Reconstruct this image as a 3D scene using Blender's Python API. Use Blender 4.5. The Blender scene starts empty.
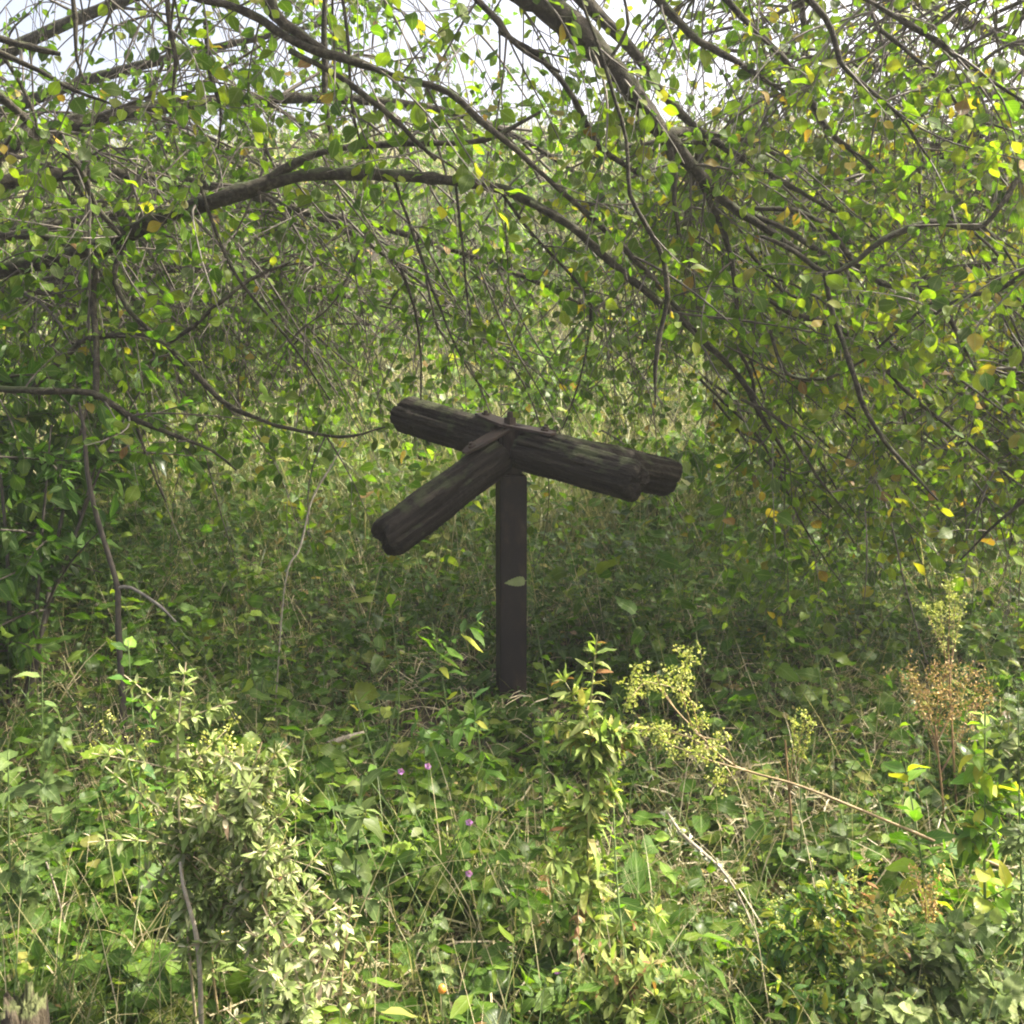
import bpy, math, random
import numpy as np
from mathutils import Vector, Matrix

# ------------------------------------------------------------------ camera, sky, sun
S = bpy.context.scene
COL = S.collection
PITCH = math.radians(9.6); CAMZ = 1.6; F = 1100.0
cd = bpy.data.cameras.new("camera"); cam = bpy.data.objects.new("camera", cd); COL.objects.link(cam)
cam.location = (0, 0, CAMZ); cam.rotation_euler = (math.pi/2 - PITCH, 0, 0)
cd.sensor_width = 36; cd.lens = F/1024*36; cd.clip_start = .05; cd.clip_end = 2000
S.camera = cam
SUN_DIR = Vector((0.68, 0.20, 0.80)).normalized()
w = bpy.data.worlds.new("World"); S.world = w; w.use_nodes = True
nt = w.node_tree; bg = nt.nodes["Background"]
sky = nt.nodes.new("ShaderNodeTexSky"); sky.sky_type = 'NISHITA'; sky.sun_disc = False
sky.sun_elevation = math.asin(SUN_DIR.z); sky.sun_rotation = math.atan2(SUN_DIR.x, SUN_DIR.y)
sky.air_density = .7; sky.dust_density = 10.0; sky.ozone_density = 0; sky.altitude = 50
nt.links.new(sky.outputs[0], bg.inputs[0]); bg.inputs[1].default_value = 0.15
sl = bpy.data.lights.new("sun", 'SUN'); sl.energy = 4.0; sl.angle = math.radians(1.0); sl.color = (1, .93, .78)
so = bpy.data.objects.new("sun", sl); COL.objects.link(so)
so.rotation_euler = SUN_DIR.to_track_quat('Z', 'Y').to_euler()
S.view_settings.view_transform = 'Standard'; S.view_settings.look = 'None'
S.view_settings.exposure = 1.82; S.view_settings.gamma = 1
S.render.engine = 'CYCLES'
S.cycles.filter_width = 2.0
S.cycles.max_bounces = 7; S.cycles.diffuse_bounces = 4; S.cycles.transmission_bounces = 4; S.cycles.glossy_bounces = 2

rng = np.random.default_rng(11)
random.seed(5)

def at(px, py, Y):
    dx = px-512; dz = 512-py
    c, s = math.cos(PITCH), math.sin(PITCH)
    d = np.array([dx, F*c+dz*s, -F*s+dz*c])
    return np.array([0, 0, CAMZ]) + d*(Y/d[1])

def ss(t):
    t = np.clip(t, 0, 1); return t*t*(3-2*t)
def gz(x, y):
    x = np.asarray(x, float); y = np.asarray(y, float)
    z = .045*np.sin(x*1.7+.6)*np.cos(y*1.3) + .02*np.sin(x*4.1+y*3.3) + .012*np.sin(x*9.2-y*7.1)
    z = z + 6.0*ss((y-8.0)/24.0) + .25*np.sin(x*.22+1)*ss((y-9)/10)
    z = z + .10*ss((-x-1.2)/1.5)*ss((y-2)/2)
    return z - .09*np.exp(-((x/.6)**2+((y-4.5)/.8)**2))

# ------------------------------------------------------------------ mesh helpers
def quads(name, V, Q, mat, parent=None, uv=None, attrs=None, smooth=True):
    me = bpy.data.meshes.new(name)
    V = np.ascontiguousarray(V, dtype=np.float32); Q = np.ascontiguousarray(Q, dtype=np.int32)
    me.vertices.add(len(V)); me.vertices.foreach_set("co", V.ravel())
    n = len(Q); me.loops.add(n*4); me.loops.foreach_set("vertex_index", Q.ravel())
    me.polygons.add(n)
    me.polygons.foreach_set("loop_start", np.arange(0, n*4, 4, dtype=np.int32))
    me.polygons.foreach_set("loop_total", np.full(n, 4, dtype=np.int32))
    me.polygons.foreach_set("use_smooth", np.full(n, smooth, dtype=bool))
    if uv is not None:
        l = me.uv_layers.new(name="UVMap")
        l.data.foreach_set("uv", np.ascontiguousarray(uv[Q.ravel()], dtype=np.float32).ravel())
    for k, a in (attrs or {}).items():
        at_ = me.attributes.new(k, 'FLOAT', 'POINT'); at_.data.foreach_set("value", np.ascontiguousarray(a, dtype=np.float32))
    me.materials.append(mat)
    me.update()
    me.validate()
    o = bpy.data.objects.new(name, me); COL.objects.link(o)
    if parent is not None: o.parent = parent
    return o

def tag(o, label=None, cat=None, group=None, kind=None):
    if label: o['label'] = label
    if cat: o['category'] = cat
    if group: o['group'] = group
    if kind: o['kind'] = kind
    return o
def thing(name, loc, label, cat, group=None):
    o = bpy.data.objects.new(name, None); COL.objects.link(o); o.location = Vector([float(a) for a in loc]); o.empty_display_size = .1
    return tag(o, label, cat, group)
def keep(o):       # parent set while the mesh was built in world space
    if o.parent is not None: o.matrix_parent_inverse = Matrix.Translation(-Vector(o.parent.location))
    return o

def norm(a): return a/np.maximum(np.linalg.norm(a, axis=-1, keepdims=True), 1e-9)

# leaf templates: rows of (v, half width); columns left/mid/right
TPL = {
 'ovate':  [(0,.02),(.14,.03),(.2,.17),(.32,.37),(.46,.49),(.6,.50),(.74,.42),(.86,.26),(.95,.10),(1,.015)],
 'lite':   [(0,.03),(.15,.06),(.3,.44),(.55,.5),(.82,.26),(1,.02)],
 'lance':  [(0,.05),(.1,.12),(.3,.46),(.55,.5),(.8,.3),(1,.02)],
 'nettle': [(0,.03),(.13,.04),(.16,.34),(.22,.46),(.26,.40),(.33,.52),(.37,.43),(.45,.50),(.49,.40),(.57,.44),(.61,.33),(.69,.36),(.73,.25),(.81,.26),(.85,.14),(.93,.10),(1,.01)],
 'round':  [(0,.03),(.25,.04),(.28,.38),(.42,.56),(.6,.60),(.78,.48),(.92,.25),(1,.05)],
 'tiny':   [(0,.2),(.5,.5),(1,.2)],
}
def tpl(name):
    r = TPL[name]; V = []; 
    for v, wd in r:
        for u in (-1, 0, 1): V.append((u*wd, v, u))
    Q = []
    for i in range(len(r)-1):
        a = i*3
        Q += [(a, a+1, a+4, a+3), (a+1, a+2, a+5, a+4)]
    return np.array(V), np.array(Q)

class Leaves:
    def __init__(s): s.a = []
    def add(s, P, D, N, L, W, T):
        P = np.atleast_2d(P); n = len(P)
        b = lambda x: np.broadcast_to(np.asarray(x, float), (n,)).copy()
        s.a.append((P, np.broadcast_to(D, (n,3)).copy(), np.broadcast_to(N, (n,3)).copy(), b(L), b(W), b(T)))
    def count(s): return sum(len(a[0]) for a in s.a)
    def build(s, name, mat, template='ovate', parent=None, fold=.25, curl=.35, curlvar=.35):
        if not s.a: return None
        P, D, N, L, W, T = [np.concatenate([a[i] for a in s.a]) for i in range(6)]
        D = norm(D); Sd = norm(np.cross(D, N)); N = np.cross(Sd, D)
        tv, tq = tpl(template); n = len(P); m = len(tv)
        c = (curl + curlvar*rng.standard_normal(n))[:, None]
        fo = (fold*(.5+rng.random(n)))[:, None]
        tw = (.25*rng.standard_normal(n))[:, None]
        u = tv[None, :, 0]; v = tv[None, :, 1]
        vv = v - .18*c*c*v*v
        h = -.5*c*v*v + .03*np.sin(v*11+rng.random((n,1))*6)
        hx = np.abs(u)*fo*W[:, None] + u*tw*v*W[:, None]
        V = (P[:, None] + D[:, None]*(vv*L[:, None])[..., None] + Sd[:, None]*(u*W[:, None])[..., None]
             + N[:, None]*(h*L[:, None]+hx)[..., None])
        Q = (tq[None] + (np.arange(n)*m)[:, None, None]).reshape(-1, 4)
        uv = np.broadcast_to(np.stack([tv[:, 2]*.5+.5, tv[:, 1]], 1)[None], (n, m, 2)).reshape(-1, 2)
        o = quads(name, V.reshape(-1, 3), Q, mat, parent, uv, {'tint': np.repeat(T, m), 'seed': np.repeat(rng.random(n), m)})
        return keep(o)

def smooth_path(pts, rad, step=.05):
    pts = np.array(pts, float); rad = np.array(rad, float)
    if len(pts) < 3:
        n = max(2, int(np.linalg.norm(pts[-1]-pts[0])/step)+1); t = np.linspace(0, 1, n)[:, None]
        return pts[0]*(1-t)+pts[-1]*t, rad[0]*(1-t[:, 0])+rad[-1]*t[:, 0]
    P = np.vstack([2*pts[0]-pts[1], pts, 2*pts[-1]-pts[-2]]); out = []; ro = []
    for i in range(len(pts)-1):
        p0, p1, p2, p3 = P[i:i+4]; n = max(2, int(np.linalg.norm(p2-p1)/step))
        for t in np.arange(n)/n:
            out.append(.5*((2*p1)+(-p0+p2)*t+(2*p0-5*p1+4*p2-p3)*t*t+(-p0+3*p1-3*p2+p3)*t**3)); ro.append(rad[i]*(1-t)+rad[i+1]*t)
    out.append(pts[-1]); ro.append(rad[-1])
    return np.array(out), np.array(ro)

class Tubes:
    def __init__(s): s.V = []; s.Q = []; s.n = 0; s.T = []
    def add(s, pts, rad, sides=5, rough=0., tint=.5):
        pts = np.asarray(pts, float); k = len(pts)
        rad = np.broadcast_to(np.asarray(rad, float), (k,))
        t = norm(np.gradient(pts, axis=0)); ref = np.array([.31, .17, .93]) if abs(t[0][2]) < .85 else np.array([.9, .3, .1])
        a = norm(np.cross(t, ref)); b = np.cross(t, a)
        th = np.arange(sides)*2*math.pi/sides
        R = rad[:, None]*np.ones(sides)
        if rough: R = R*(1+rough*rng.standard_normal((k, 1))*.7+rough*rng.standard_normal((k, sides)))
        V = pts[:, None]+(a[:, None]*np.cos(th)[None, :, None]+b[:, None]*np.sin(th)[None, :, None])*R[..., None]
        i = np.arange(k-1)[:, None]*sides; j = np.arange(sides)[None]; j2 = (j+1) % sides
        Q = np.stack([i+j, i+j2, i+sides+j2, i+sides+j], -1).reshape(-1, 4)+s.n
        s.V.append(V.reshape(-1, 3)); s.Q.append(Q); s.n += k*sides; s.T.append(np.full(k*sides, tint))
    def build(s, name, mat, parent=None):
        if not s.V: return None
        return keep(quads(name, np.concatenate(s.V), np.concatenate(s.Q), mat, parent, None, {'tint': np.concatenate(s.T)}))

# ------------------------------------------------------------------ materials
def mat(name):
    m = bpy.data.materials.new(name); m.use_nodes = True; m.node_tree.nodes.clear(); return m, m.node_tree
def N(nt, t, **k):
    n = nt.nodes.new(t)
    for a, b in k.items(): setattr(n, a, b)
    return n
def ramp(nt, stops, src):
    r = N(nt, "ShaderNodeValToRGB"); e = r.color_ramp.elements
    e[0].position, e[0].color = stops[0][0], (*stops[0][1], 1); e[1].position, e[1].color = stops[1][0], (*stops[1][1], 1)
    for p, c in stops[2:]:
        x = e.new(p); x.color = (*c, 1)
    nt.links.new(src, r.inputs[0]); return r
def leafmat(name, stops, rough=.5, trans=.45, tcol=(1.6, 1.95, .4), spots=.5, veins=.35):
    m, nt = mat(name); L = nt.links.new
    a = N(nt, "ShaderNodeAttribute", attribute_name='tint'); sd = N(nt, "ShaderNodeAttribute", attribute_name='seed')
    r = ramp(nt, stops, a.outputs['Fac'])
    uv = N(nt, "ShaderNodeUVMap"); sx = N(nt, "ShaderNodeSeparateXYZ"); L(uv.outputs[0], sx.inputs[0])
    d = N(nt, "ShaderNodeMath", operation='SUBTRACT'); L(sx.outputs[0], d.inputs[0]); d.inputs[1].default_value = .5
    ab = N(nt, "ShaderNodeMath", operation='ABSOLUTE'); L(d.outputs[0], ab.inputs[0])
    # side veins: sin((v - |u|*.6)*40)
    q = N(nt, "ShaderNodeMath", operation='MULTIPLY_ADD'); L(ab.outputs[0], q.inputs[0]); q.inputs[1].default_value = -.7; L(sx.outputs[1], q.inputs[2])
    q2 = N(nt, "ShaderNodeMath", operation='MULTIPLY'); L(q.outputs[0], q2.inputs[0]); q2.inputs[1].default_value = 48
    sn = N(nt, "ShaderNodeMath", operation='SINE'); L(q2.outputs[0], sn.inputs[0])
    vn = N(nt, "ShaderNodeMapRange"); L(sn.outputs[0], vn.inputs[0]); vn.inputs[1].default_value = .75; vn.inputs[2].default_value = 1; vn.inputs[3].default_value = 0; vn.inputs[4].default_value = .5
    mr = N(nt, "ShaderNodeMapRange"); L(ab.outputs[0], mr.inputs[0]); mr.inputs[1].default_value = .02; mr.inputs[2].default_value = .06; mr.inputs[3].default_value = 1; mr.inputs[4].default_value = 0
    mx = N(nt, "ShaderNodeMath", operation='MAXIMUM'); L(vn.outputs[0], mx.inputs[0]); L(mr.outputs[0], mx.inputs[1])
    ml = N(nt, "ShaderNodeMath", operation='MULTIPLY'); L(mx.outputs[0], ml.inputs[0]); ml.inputs[1].default_value = veins
    vc = N(nt, "ShaderNodeMix", data_type='RGBA'); L(ml.outputs[0], vc.inputs[0]); L(r.outputs[0], vc.inputs[6]); vc.inputs[7].default_value = (.25, .32, .12, 1)
    geo = N(nt, "ShaderNodeNewGeometry")
    no = N(nt, "ShaderNodeTexNoise"); no.inputs['Scale'].default_value = 60; no.inputs['Detail'].default_value = 3; L(geo.outputs['Position'], no.inputs['Vector'])
    sp = N(nt, "ShaderNodeMapRange"); L(no.outputs[0], sp.inputs[0]); sp.inputs[1].default_value = .60; sp.inputs[2].default_value = .72; sp.inputs[3].default_value = 0; sp.inputs[4].default_value = spots
    sm = N(nt, "ShaderNodeMath", operation='MULTIPLY'); L(sp.outputs[0], sm.inputs[0]); L(a.outputs['Fac'], sm.inputs[1])
    bc = N(nt, "ShaderNodeMix", data_type='RGBA'); L(sm.outputs[0], bc.inputs[0]); L(vc.outputs[2], bc.inputs[6]); bc.inputs[7].default_value = (.12, .06, .025, 1)
    # per leaf brightness
    br = N(nt, "ShaderNodeMapRange"); L(sd.outputs['Fac'], br.inputs[0]); br.inputs[3].default_value = .62; br.inputs[4].default_value = 1.4
    cm = N(nt, "ShaderNodeVectorMath", operation='SCALE'); L(bc.outputs[2], cm.inputs[0]); L(br.outputs[0], cm.inputs['Scale'])
    p = N(nt, "ShaderNodeBsdfPrincipled"); L(cm.outputs[0], p.inputs['Base Color']); p.inputs['Specular IOR Level'].default_value = .25
    rr = N(nt, "ShaderNodeMapRange"); L(sd.outputs['Fac'], rr.inputs[0]); rr.inputs[3].default_value = rough-.1; rr.inputs[4].default_value = rough+.22; L(rr.outputs[0], p.inputs['Roughness'])
    bm = N(nt, "ShaderNodeBump"); bm.inputs['Strength'].default_value = .35; bm.inputs['Distance'].default_value = .003; L(mx.outputs[0], bm.inputs['Height']); L(bm.outputs[0], p.inputs['Normal'])
    tr = N(nt, "ShaderNodeBsdfTranslucent"); tm = N(nt, "ShaderNodeVectorMath", operation='MULTIPLY'); L(cm.outputs[0], tm.inputs[0]); tm.inputs[1].default_value = tcol; L(tm.outputs[0], tr.inputs[0])
    mi = N(nt, "ShaderNodeMixShader"); mi.inputs[0].default_value = trans; L(p.outputs[0], mi.inputs[1]); L(tr.outputs[0], mi.inputs[2])
    o = N(nt, "ShaderNodeOutputMaterial"); L(mi.outputs[0], o.inputs[0]); return m
def woodmat(name, stops, scale=30, rough=.85, bump=.6, stretch=(1, 1, 1), dist=.01, moss=None, coord='Object', spec=.3):
    m, nt = mat(name); L = nt.links.new
    tc = N(nt, "ShaderNodeTexCoord"); mp = N(nt, "ShaderNodeMapping"); mp.inputs['Scale'].default_value = stretch; L(tc.outputs[coord], mp.inputs[0])
    no = N(nt, "ShaderNodeTexNoise"); no.inputs['Scale'].default_value = scale; no.inputs['Detail'].default_value = 8; no.inputs['Roughness'].default_value = .65; L(mp.outputs[0], no.inputs['Vector'])
    r = ramp(nt, stops, no.outputs[0]); last = r.outputs[0]
    if moss:
        n2 = N(nt, "ShaderNodeTexNoise"); n2.inputs['Scale'].default_value = moss[1]; n2.inputs['Detail'].default_value = 6; L(tc.outputs['Object'], n2.inputs['Vector'])
        g = N(nt, "ShaderNodeNewGeometry"); sx = N(nt, "ShaderNodeSeparateXYZ"); L(g.outputs['Normal'], sx.inputs[0])
        ad = N(nt, "ShaderNodeMath", operation='MULTIPLY_ADD'); L(sx.outputs[2], ad.inputs[0]); ad.inputs[1].default_value = .22; L(n2.outputs[0], ad.inputs[2])
        mr = N(nt, "ShaderNodeMapRange"); L(ad.outputs[0], mr.inputs[0]); mr.inputs[1].default_value = moss[2]; mr.inputs[2].default_value = moss[2]+.12; mr.inputs[4].default_value = moss[3]
        mx = N(nt, "ShaderNodeMix", data_type='RGBA'); L(mr.outputs[0], mx.inputs[0]); L(last, mx.inputs[6]); mx.inputs[7].default_value = (*moss[0], 1); last = mx.outputs[2]
    p = N(nt, "ShaderNodeBsdfPrincipled"); L(last, p.inputs['Base Color']); p.inputs['Roughness'].default_value = rough; p.inputs['Specular IOR Level'].default_value = spec
    b = N(nt, "ShaderNodeBump"); b.inputs['Strength'].default_value = bump; b.inputs['Distance'].default_value = dist; L(no.outputs[0], b.inputs['Height']); L(b.outputs[0], p.inputs['Normal'])
    o = N(nt, "ShaderNodeOutputMaterial"); L(p.outputs[0], o.inputs[0]); return m
def tintmat(name, stops, rough=.6, trans=0.):
    m, nt = mat(name); L = nt.links.new
    a = N(nt, "ShaderNodeAttribute", attribute_name='tint'); r = ramp(nt, stops, a.outputs['Fac'])
    g = N(nt, "ShaderNodeNewGeometry"); no = N(nt, "ShaderNodeTexNoise"); no.inputs['Scale'].default_value = 45; no.inputs['Detail'].default_value = 4; L(g.outputs['Position'], no.inputs['Vector'])
    br = N(nt, "ShaderNodeMapRange"); L(no.outputs[0], br.inputs[0]); br.inputs[1].default_value = .3; br.inputs[2].default_value = .7; br.inputs[3].default_value = .65; br.inputs[4].default_value = 1.35
    cm = N(nt, "ShaderNodeVectorMath", operation='SCALE'); L(r.outputs[0], cm.inputs[0]); L(br.outputs[0], cm.inputs['Scale'])
    p = N(nt, "ShaderNodeBsdfPrincipled"); L(cm.outputs[0], p.inputs['Base Color']); p.inputs['Roughness'].default_value = rough
    o = N(nt, "ShaderNodeOutputMaterial")
    if trans:
        tr = N(nt, "ShaderNodeBsdfTranslucent"); tm = N(nt, "ShaderNodeVectorMath", operation='MULTIPLY'); L(cm.outputs[0], tm.inputs[0]); tm.inputs[1].default_value = (1.3, 1.4, .8); L(tm.outputs[0], tr.inputs[0])
        mi = N(nt, "ShaderNodeMixShader"); mi.inputs[0].default_value = trans; L(p.outputs[0], mi.inputs[1]); L(tr.outputs[0], mi.inputs[2]); L(mi.outputs[0], o.inputs[0])
    else: L(p.outputs[0], o.inputs[0])
    return m

M_LEAF = leafmat("tree_leaf", [(0, (.034, .080, .005)), (.45, (.070, .128, .006)), (.7, (.135, .185, .009)), (.85, (.20, .22, .025)), (.94, (.30, .23, .03)), (1, (.20, .10, .035))])
M_WILLOW = leafmat("shrub_leaf", [(0, (.032, .08, .012)), (.6, (.055, .12, .016)), (.9, (.10, .17, .02)), (1, (.3, .25, .05))], rough=.35, spots=.2)
M_HERB = leafmat("herb_leaf", [(0, (.026, .066, .006)), (.5, (.050, .108, .008)), (.8, (.115, .175, .014)), (.93, (.24, .25, .06)), (1, (.24, .13, .06))], rough=.4, trans=.38, spots=.35)
M_PALE = leafmat("bleached_leaf", [(0, (.17, .25, .06)), (.35, (.27, .34, .12)), (.65, (.42, .44, .26)), (.85, (.48, .42, .30)), (1, (.24, .14, .08))], rough=.5, trans=.4, tcol=(1.1, 1.1, .7), spots=.3, veins=.1)
M_LIME = leafmat("sunlit_leaf", [(0, (.12, .19, .04)), (.4, (.22, .30, .07)), (.7, (.34, .38, .12)), (.9, (.40, .34, .14)), (1, (.26, .13, .06))], rough=.5, trans=.42, tcol=(1.3, 1.4, .6), spots=.3, veins=.15)
M_BROAD = leafmat("broad_leaf", [(0, (.05, .12, .03)), (.5, (.09, .18, .025)), (.8, (.18, .29, .03)), (1, (.36, .33, .05))], rough=.36, trans=.4, spots=.25)
M_GREY = leafmat("grey_leaf", [(0, (.06, .105, .025)), (.5, (.115, .16, .045)), (1, (.23, .26, .10))], rough=.45, trans=.3, tcol=(1.2, 1.4, .8), spots=.1)
M_LITTER = leafmat("litter_leaf", [(0, (.05, .035, .02)), (.5, (.11, .075, .04)), (1, (.22, .16, .09))], rough=.7, trans=.15, tcol=(1.2, 1, .7), spots=.4)
M_SEEDY = tintmat("seed_yellow", [(0, (.16, .22, .04)), (.5, (.36, .40, .08)), (1, (.55, .52, .17))], trans=.3)
M_SEEDO = tintmat("seed_orange", [(0, (.34, .32, .09)), (.5, (.42, .29, .10)), (1, (.36, .20, .08))], trans=.2)
M_PETAL = tintmat("petal", [(0, (.35, .12, .4)), (1, (.5, .25, .55))], trans=.3)
M_WHITE = tintmat("woolly_seed", [(0, (.38, .42, .27)), (1, (.62, .62, .5))], trans=.2)
M_BERRY = tintmat("berry", [(0, (.6, .25, .04)), (1, (.6, .3, .05))], rough=.3)
M_GRASS = tintmat("grass_blade", [(0, (.038, .085, .008)), (.55, (.08, .13, .012)), (.72, (.16, .17, .05)), (.85, (.34, .29, .16)), (1, (.46, .40, .26))], rough=.5, trans=.35)
M_DRY = tintmat("dry_grass", [(0, (.14, .17, .06)), (.4, (.32, .30, .15)), (1, (.52, .46, .32))], rough=.6, trans=.3)
M_STEM = tintmat("stem", [(0, (.06, .11, .03)), (.35, (.14, .2, .06)), (.6, (.24, .15, .07)), (.8, (.42, .33, .19)), (1, (.5, .46, .36))], rough=.55)
M_BARK = woodmat("bark", [(.3, (.010, .009, .006)), (.52, (.040, .035, .022)), (.72, (.11, .10, .07))], 34, bump=1, dist=.02, moss=((.05, .07, .02), 9, .62, .7))
M_TWIG = tintmat("twig_bark", [(0, (.03, .025, .02)), (.5, (.075, .062, .045)), (1, (.24, .22, .18))], rough=.7)
M_LOG = woodmat("weathered_timber", [(.34, (.004, .0032, .0025)), (.48, (.016, .013, .009)), (.6, (.03, .024, .017)), (.8, (.10, .08, .056))], 11, bump=1, stretch=(3.2, 3.2, .35), dist=.02, moss=((.06, .075, .028), 11, .64, .6))
M_POST = woodmat("dark_post_steel", [(.3, (.006, .005, .0042)), (.5, (.014, .010, .0075)), (.58, (.03, .019, .012)), (.72, (.08, .055, .036))], 11, rough=.7, bump=.6, stretch=(1, 1, .4), dist=.004, spec=.4)
M_IRON = woodmat("rusty_iron", [(.3, (.018, .012, .009)), (.6, (.05, .029, .021)), (.85, (.11, .065, .045))], 25, rough=.65, bump=.5, dist=.004, spec=.5)
M_DEAD = woodmat("dead_wood", [(.3, (.22, .18, .13)), (.6, (.38, .34, .27)), (.8, (.5, .47, .4))], 40, bump=.6)
M_STUMP = woodmat("stump_wood", [(.3, (.02, .015, .01)), (.5, (.06, .048, .03)), (.7, (.14, .12, .08))], 30, bump=1, stretch=(1.6, 1.6, .5), dist=.02, moss=((.16, .2, .07), 20, .6, .6))
M_SOIL = woodmat("soil", [(.3, (.02, .016, .011)), (.5, (.05, .042, .024)), (.62, (.055, .065, .025)), (.8, (.13, .1, .06))], 7, bump=1, dist=.03)

# ------------------------------------------------------------------ ground (one sheet to the horizon)
def ground():
    xs = np.concatenate([-np.geomspace(900, 6, 26), np.linspace(-5.8, 5.8, 150), np.geomspace(6, 900, 26)])
    ys = np.concatenate([np.linspace(-60, -2, 12), np.linspace(-1.8, 9, 140), np.geomspace(9.2, 1500, 60)])
    X, Y = np.meshgrid(xs, ys); Z = gz(X, Y)
    nx, ny = len(xs), len(ys); V = np.stack([X, Y, Z], -1).reshape(-1, 3)
    i = np.arange(ny-1)[:, None]*nx; j = np.arange(nx-1)[None]
    Q = np.stack([i+j, i+j+1, i+nx+j+1, i+nx+j], -1).reshape(-1, 4)
    tag(quads('ground', V, Q, M_SOIL), kind='structure')
ground()

# ------------------------------------------------------------------ turnstile
def vbox(name, x0, x1, y0, y1, z0, z1, bev, m, parent, rot=0):
    import bmesh
    bm = bmesh.new(); bmesh.ops.create_cube(bm, size=1)
    for v in bm.verts: v.co = Vector(((v.co.x+.5)*(x1-x0)+x0, (v.co.y+.5)*(y1-y0)+y0, (v.co.z+.5)*(z1-z0)+z0))
    bmesh.ops.bevel(bm, geom=bm.edges[:], offset=bev, segments=2, affect='EDGES')
    me = bpy.data.meshes.new(name); bm.to_mesh(me); bm.free(); me.materials.append(m)
    o = bpy.data.objects.new(name, me); COL.objects.link(o); o.parent = parent; o.rotation_euler.z = rot; return o
def hexbolt(name, loc, r, h, m, parent, axis=(0, 0, 1), sides=6, dome=True):
    import bmesh
    bm = bmesh.new()
    bmesh.ops.create_cone(bm, cap_ends=True, segments=sides, radius1=r, radius2=r*.96, depth=h)
    if dome:
        r2 = bmesh.ops.create_cone(bm, cap_ends=True, segments=12, radius1=r*.55, radius2=r*.45, depth=h*.9)
        for v in r2['verts']: v.co.z += h*.8
    me = bpy.data.meshes.new(name); bm.to_mesh(me); bm.free(); me.materials.append(m)
    o = bpy.data.objects.new(name, me); COL.objects.link(o); o.parent = parent
    o.rotation_euler = Vector(axis).to_track_quat('Z', 'Y').to_euler(); o.location = Vector(loc); return o
HUB = at(510, 440, 4.72)
PX, PY = float(HUB[0]), 4.72
PZ = float(gz(PX, PY))
tn = thing('turnstile', (PX, PY, PZ), 'weathered four-armed timber turnstile, its logs drooping from the top of a dark square post', 'turnstile')
hz_ = float(HUB[2])-PZ
ptop = float(at(512, 474, 4.72)[2])-PZ
vbox('post', -.054, .064, -.058, .058, -.3, ptop, .006, M_POST, tn, .2)
vbox('pivot', -.042, .046, -.045, .045, ptop+.0005, hz_+.056, .008, M_POST, tn, .2)
def log(p0, p1, r, seed):
    rg = np.random.default_rng(seed)
    p0 = np.array(p0, float); p1 = np.array(p1, float); L = float(np.linalg.norm(p1-p0)); sides = 56; k = 90
    th = np.arange(sides)*2*math.pi/sides; zz = np.linspace(0, L, k)
    prof = 1+.05*np.sin(2*th+rg.random()*6)+.035*np.sin(3*th+rg.random()*6)
    R = np.ones((k, 1))*prof[None]
    R *= (1+.03*np.sin(zz/L*5+rg.random()*6)+.02*np.sin(zz/L*13))[:, None]
    for _ in range(34):                   # long grain checks
        c = rg.random()*2*math.pi; zc = rg.random()*L; ln = .08+rg.random()*.4; dp = .05+rg.random()*.15; wdt = .025+.05*rg.random()
        dth = (th[None]-c-.35*(zz[:, None]-zc)*rg.standard_normal()+math.pi) % (2*math.pi)-math.pi
        R -= dp*np.exp(-(dth/wdt)**2)*np.exp(-((zz[:, None]-zc)/ln)**4)
    R += .012*rg.standard_normal((k, sides))
    R += .03*rg.standard_normal((1, sides))*np.ones((k, 1))*.5
    R *= r
    rowz = zz[:, None]+np.zeros((1, sides))
    rowz = rowz + .012*np.sin(3*th+1)[None]*(zz[:, None]/L)**6
    e = 1-.22*np.clip((zz-(L-.05))/.05, 0, 1)**3-.10*np.clip((.02-zz)/.02, 0, 1)**2
    R *= e[:, None]
    V = [np.stack([R*np.cos(th)[None], R*np.sin(th)[None], rowz], -1).reshape(-1, 3)]
    i = np.arange(k-1)[:, None]*sides; j = np.arange(sides)[None]; j2 = (j+1) % sides
    Q = [np.stack([i+j, i+j2, i+sides+j2, i+sides+j], -1).reshape(-1, 4)]
    n = k*sides
    for end, base in ((0, 0), (1, (k-1)*sides)):      # rough sawn ends as shrinking rings
        prev = base+np.arange(sides); ring = R[-1 if end else 0]
        for q in (.8, .55, .3, .02):
            z = (L if end else 0)+(.004 if end else -.004)*(1-q)+.006*rg.standard_normal(sides)*(q > .1)
            z = z if not end else z+.012*np.sin(3*th+1)*q
            V.append(np.stack([ring*q*np.cos(th), ring*q*np.sin(th), z*np.ones(sides)], -1))
            cur = n+np.arange(sides); a, b = prev, cur
            Q.append(np.stack([a, np.roll(a, -1), np.roll(b, -1), b], -1) if end else np.stack([b, np.roll(b, -1), np.roll(a, -1), a], -1))
            prev = cur; n += sides
    o = quads('arm', np.concatenate(V), np.concatenate(Q), M_LOG, tn)
    o.rotation_euler = Vector(p1-p0).to_track_quat('Z', 'Y').to_euler(); o.location = Vector(p0)-Vector(tn.location)
    return o
C = at(510, 446, 4.72)
for (px, py, Y, r, sx) in ((404, 414, 5.20, .094, .02), (384, 541, 4.36, .085, .02), (639, 483, 4.34, .084, .02), (671, 477, 5.20, .096, .03)):
    e = at(px, py, Y); d = (e-C)/np.linalg.norm(e-C)
    log(C+d*.06, e, r, int(px))
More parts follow.
